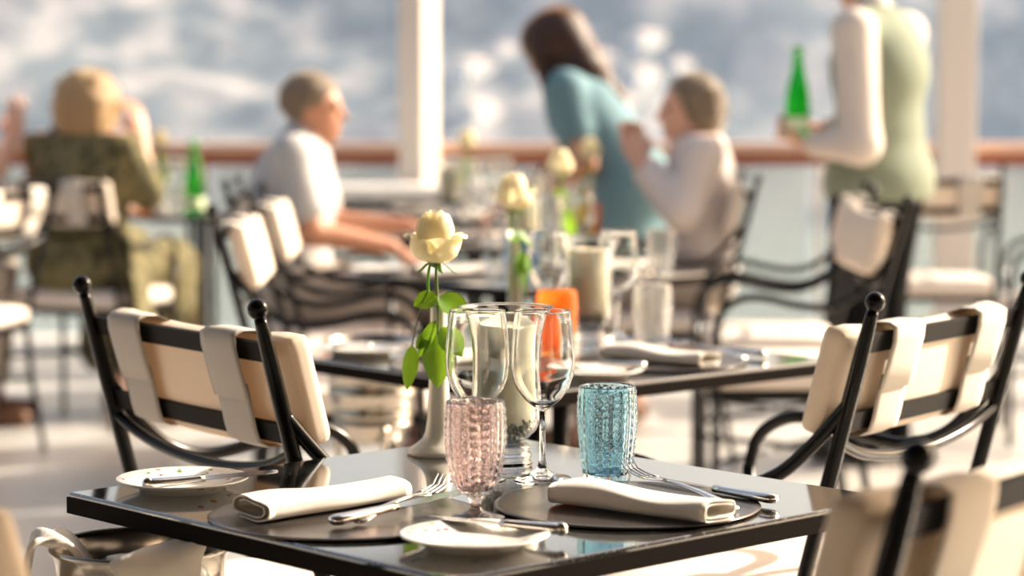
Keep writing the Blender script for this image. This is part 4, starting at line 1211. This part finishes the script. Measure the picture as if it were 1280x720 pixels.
# standing woman in teal, bending over the table
J = dict(pelvis=V3(0, -.035, .90), waist=V3(0, .03, 1.02), chest=V3(0, .12, 1.14), neck=V3(0, .20, 1.275), head=V3(0, .265, 1.385), hf=V3(0, 1, -.75), hu=V3(0, .75, 1), build=1.12,
         shL=V3(-.155, .17, 1.235), shR=V3(.155, .17, 1.235), elL=V3(-.205, .085, .965), elR=V3(.20, .24, .98), wrL=V3(-.16, .26, .83), wrR=V3(.13, .42, .82),
         hipL=V3(-.09, -.02, .88), hipR=V3(.09, -.02, .88), knL=V3(-.09, .03, .48), knR=V3(.09, .03, .48), anL=V3(-.09, -.03, .10), anR=V3(.09, -.03, .10), toL=V3(-.10, .10, .03), toR=V3(.10, .10, .03))
t, S = person('person standing bent forward in teal dress, long dark hair down the back', (0.395, 8.72), (-0.97, 0.22), J, 'skin',
              {'L': (V3(.2, .8, -.4), V3(.3, -.3, -1), 0.35), 'R': (V3(-.1, .9, -.4), V3(0, -.3, -1), 0.35)})
sdf_build('dress', inflate(S['pelvis'] + S['waist'] + S['chest'] + S['shoulders'], 0.016) + [('c', J['shL'], J['shL'] * .45 + J['elL'] * .55, .067, .062, .03), ('c', J['shR'], J['shR'] * .45 + J['elR'] * .55, .067, .062, .03),
          ('e', V3(0, -.06, .86), (.185, .155, .14), None, .06), ('c', V3(-.06, -.03, .82), V3(-.07, .0, .50), .13, .15, .05), ('c', V3(.06, -.03, .82), V3(.07, .0, .50), .13, .15, .05)], 'teal', t, BV, [(0, 0, -1, -.46)])
for q in 'LR': sdf_build('shoe', [('c', J['an' + q] - V3(0, .03, .06), J['to' + q] + V3(0, .01, .004), .042, .034, .03)], 'sandal', t, BV, [(0, 0, -1, 0.0)])
sdf_build('hair', [('e', hd(S, 0, -.022, .028), (.092, .112, .104), S['_head'][1], .03), ('c', hd(S, 0, -.085, .02), V3(-.01, .13, 1.31), .085, .080, .05), ('c', V3(-.01, .13, 1.31), V3(-.01, .03, 1.205), .078, .045, .05), ('c', V3(-.01, .03, 1.205), V3(-.015, -.02, 1.13), .045, .018, .04),
          ('c', hd(S, -.07, .03, .0), hd(S, -.075, .075, -.12), .034, .024, .03)], 'dark_hair', t, BV, [])

# seated woman in white
J = dict(SEAT); J.update(elL=V3(-.20, .085, .84), elR=V3(.20, .085, .84), wrL=V3(-.07, .215, 1.0), wrR=V3(.06, .23, 1.01), head=V3(0, .06, 1.165), hf=V3(-.15, 1, -.12), build=0.92)
t, S = person('person seated in white blouse, hands raised together before the face', (0.645, 7.97), (-1, 0.02), J, 'skin_pale',
              {'L': (V3(.4, .2, 1), V3(1, .2, -.3), 0.4), 'R': (V3(-.4, .2, 1), V3(-1, .2, -.3), 0.4)})
sdf_build('blouse', inflate(S['pelvis'] + S['waist'] + S['chest'] + S['shoulders'], 0.014) + [('c', J['sh' + q], J['el' + q], .066, .060, .03) for q in 'LR'] + [('c', J['el' + q], J['el' + q] * .35 + J['wr' + q] * .65, .066, .056, .03) for q in 'LR'], 'blouse', t, BV, [(0, 0, -1, -.56), (0, 0, 1, 1.085)])
sdf_build('trousers', inflate(S['pelvis'], .012) + inflate(S['thighL'] + S['thighR'] + S['shinL'] + S['shinR'], .018), 'shorts', t, BV, [(0, 0, 1, .72), (0, 0, -1, -.14)])
for q in 'LR': sdf_build('shoe', [('c', J['an' + q] - V3(0, .03, .06), J['to' + q] + V3(0, .02, .006), .042, .034, .03)], 'sandal', t, BV, [(0, 0, -1, 0.0)])
sdf_build('hair', [('e', hd(S, 0, -.03, .030), (.090, .104, .102), S['_head'][1], .03), ('e', hd(S, 0, -.068, -.03), (.076, .055, .072), S['_head'][1], .04)] + fluff(S, 26, (.084, .098, .096), .018, 5), 'ash_hair', t, BV, [hplane(S, 0, .93, -.36, .022)])

# blonde woman seen from behind
J = dict(SEAT); J.update(head=V3(.02, .05, 1.165), elR=V3(.245, .06, .86), wrR=V3(.175, .13, 1.06), elL=V3(-.24, .12, .80), wrL=V3(-.12, .33, .80), build=1.16)
t, S = person('person with blonde bob seen from behind in olive print dress', (-1.585, 8.70), (0.4, 0.92), J, 'skin_pale',
              {'R': (V3(-.25, .1, 1), V3(-1, .4, 0), 0.35), 'L': (V3(.2, 1, -.1), V3(0, 0, -1), 0.2)})
dress = inflate(S['pelvis'] + S['waist'] + S['chest'] + S['shoulders'], 0.022) + [('c', J['sh' + q], J['el' + q], .074, .068, .03) for q in 'LR'] + inflate(S['thighL'] + S['thighR'], .035) + \
        [('c', J['knL'], J['knL'] + V3(0, -.02, -.30), .10, .12, .05), ('c', J['knR'], J['knR'] + V3(0, -.02, -.30), .10, .12, .05), ('c', V3(-.1, .36, .5), V3(-.1, .34, .25), .10, .12, .06), ('c', V3(.1, .36, .5), V3(.1, .34, .25), .10, .12, .06)]
sdf_build('dress', dress, 'olive', t, BV, [(0, 0, -1, -.16), (0, 0, 1, 1.075)])
sdf_build('collar', [('c', J['neck'] + V3(-.07, -.01, -.012), J['neck'] + V3(.07, -.01, -.012), .062, .062, .03), ('c', J['neck'] - V3(0, 0, .01), J['neck'] + V3(0, .01, .035), .075, .066, .03)], 'navy', t, BV)
for q in 'LR': sdf_build('shoe', [('c', J['an' + q] - V3(0, .03, .06), J['to' + q] + V3(0, .02, .006), .042, .034, .03)], 'sandal', t, BV, [(0, 0, -1, 0.0)])
sdf_build('hair', [('e', hd(S, 0, -.025, .022), (.122, .124, .122), S['_head'][1], .03), ('e', hd(S, 0, -.055, -.055), (.112, .09, .085), S['_head'][1], .04)] + fluff(S, 34, (.112, .114, .112), .022, 3), 'blonde', t, BV, [hplane(S, 0, .96, -.28, .028)])

# cardigan thrown over the arm of her chair
t = thing('cardigan', 'olive cardigan hanging over the armrest beside the blonde woman', 'clothing', (-1.42, 8.64, 0.70))
drape([(-0.05, 0.02, -0.06), (-0.03, 0.01, -0.01), (0.0, 0, 0.012), (0.03, -0.01, -0.005), (0.045, -0.02, -0.12), (0.06, -0.03, -0.26), (0.075, -0.03, -0.36)], (0.03, 0.16, 0.0), 0.02, 'knit', t, 'olive', 0.015)

# guest whose raised hand reaches into view beside the blonde woman
J = dict(SEAT); J.update(chest=V3(0, .08, .90), waist=V3(0, .03, .75), neck=V3(0, .16, 1.04), shL=V3(-.165, .15, 1.0), shR=V3(.165, .15, 1.0), elR=V3(.12, .42, .85), wrR=V3(.06, .515, 1.05), elL=V3(-.2, .30, .8), wrL=V3(-.1, .46, .82), head=V3(0, .22, 1.15))
t, S = person('person in terracotta top raising a bare forearm beside the blonde woman', (-2.345, 8.72), (1, 0.05), J, 'skin_pale',
              {'R': (V3(-.05, .1, 1), V3(-1, .2, 0), 0.25), 'L': (V3(.2, 1, -.1), V3(0, 0, -1), 0.2)})
sdf_build('top', inflate(S['pelvis'] + S['waist'] + S['chest'] + S['shoulders'], 0.018) + [('c', J['sh' + q], J['sh' + q] * .5 + J['el' + q] * .5, .066, .060, .03) for q in 'LR'], 'terracotta', t, BV, [(0, 0, -1, -.56), (0, 0, 1, 1.085)])
sdf_build('trousers', inflate(S['pelvis'], .012) + inflate(S['thighL'] + S['thighR'] + S['shinL'] + S['shinR'], .018), 'shorts', t, BV, [(0, 0, 1, .72), (0, 0, -1, -.14)])
for q in 'LR': sdf_build('shoe', [('c', J['an' + q] - V3(0, .03, .06), J['to' + q] + V3(0, .02, .006), .042, .034, .03)], 'sandal', t, BV, [(0, 0, -1, 0.0)])
sdf_build('hair', [('e', hd(S, 0, -.025, .03), (.095, .108, .104), S['_head'][1], .03)], 'grey_hair', t, BV, [hplane(S, 0, .9, -.4, .02)])
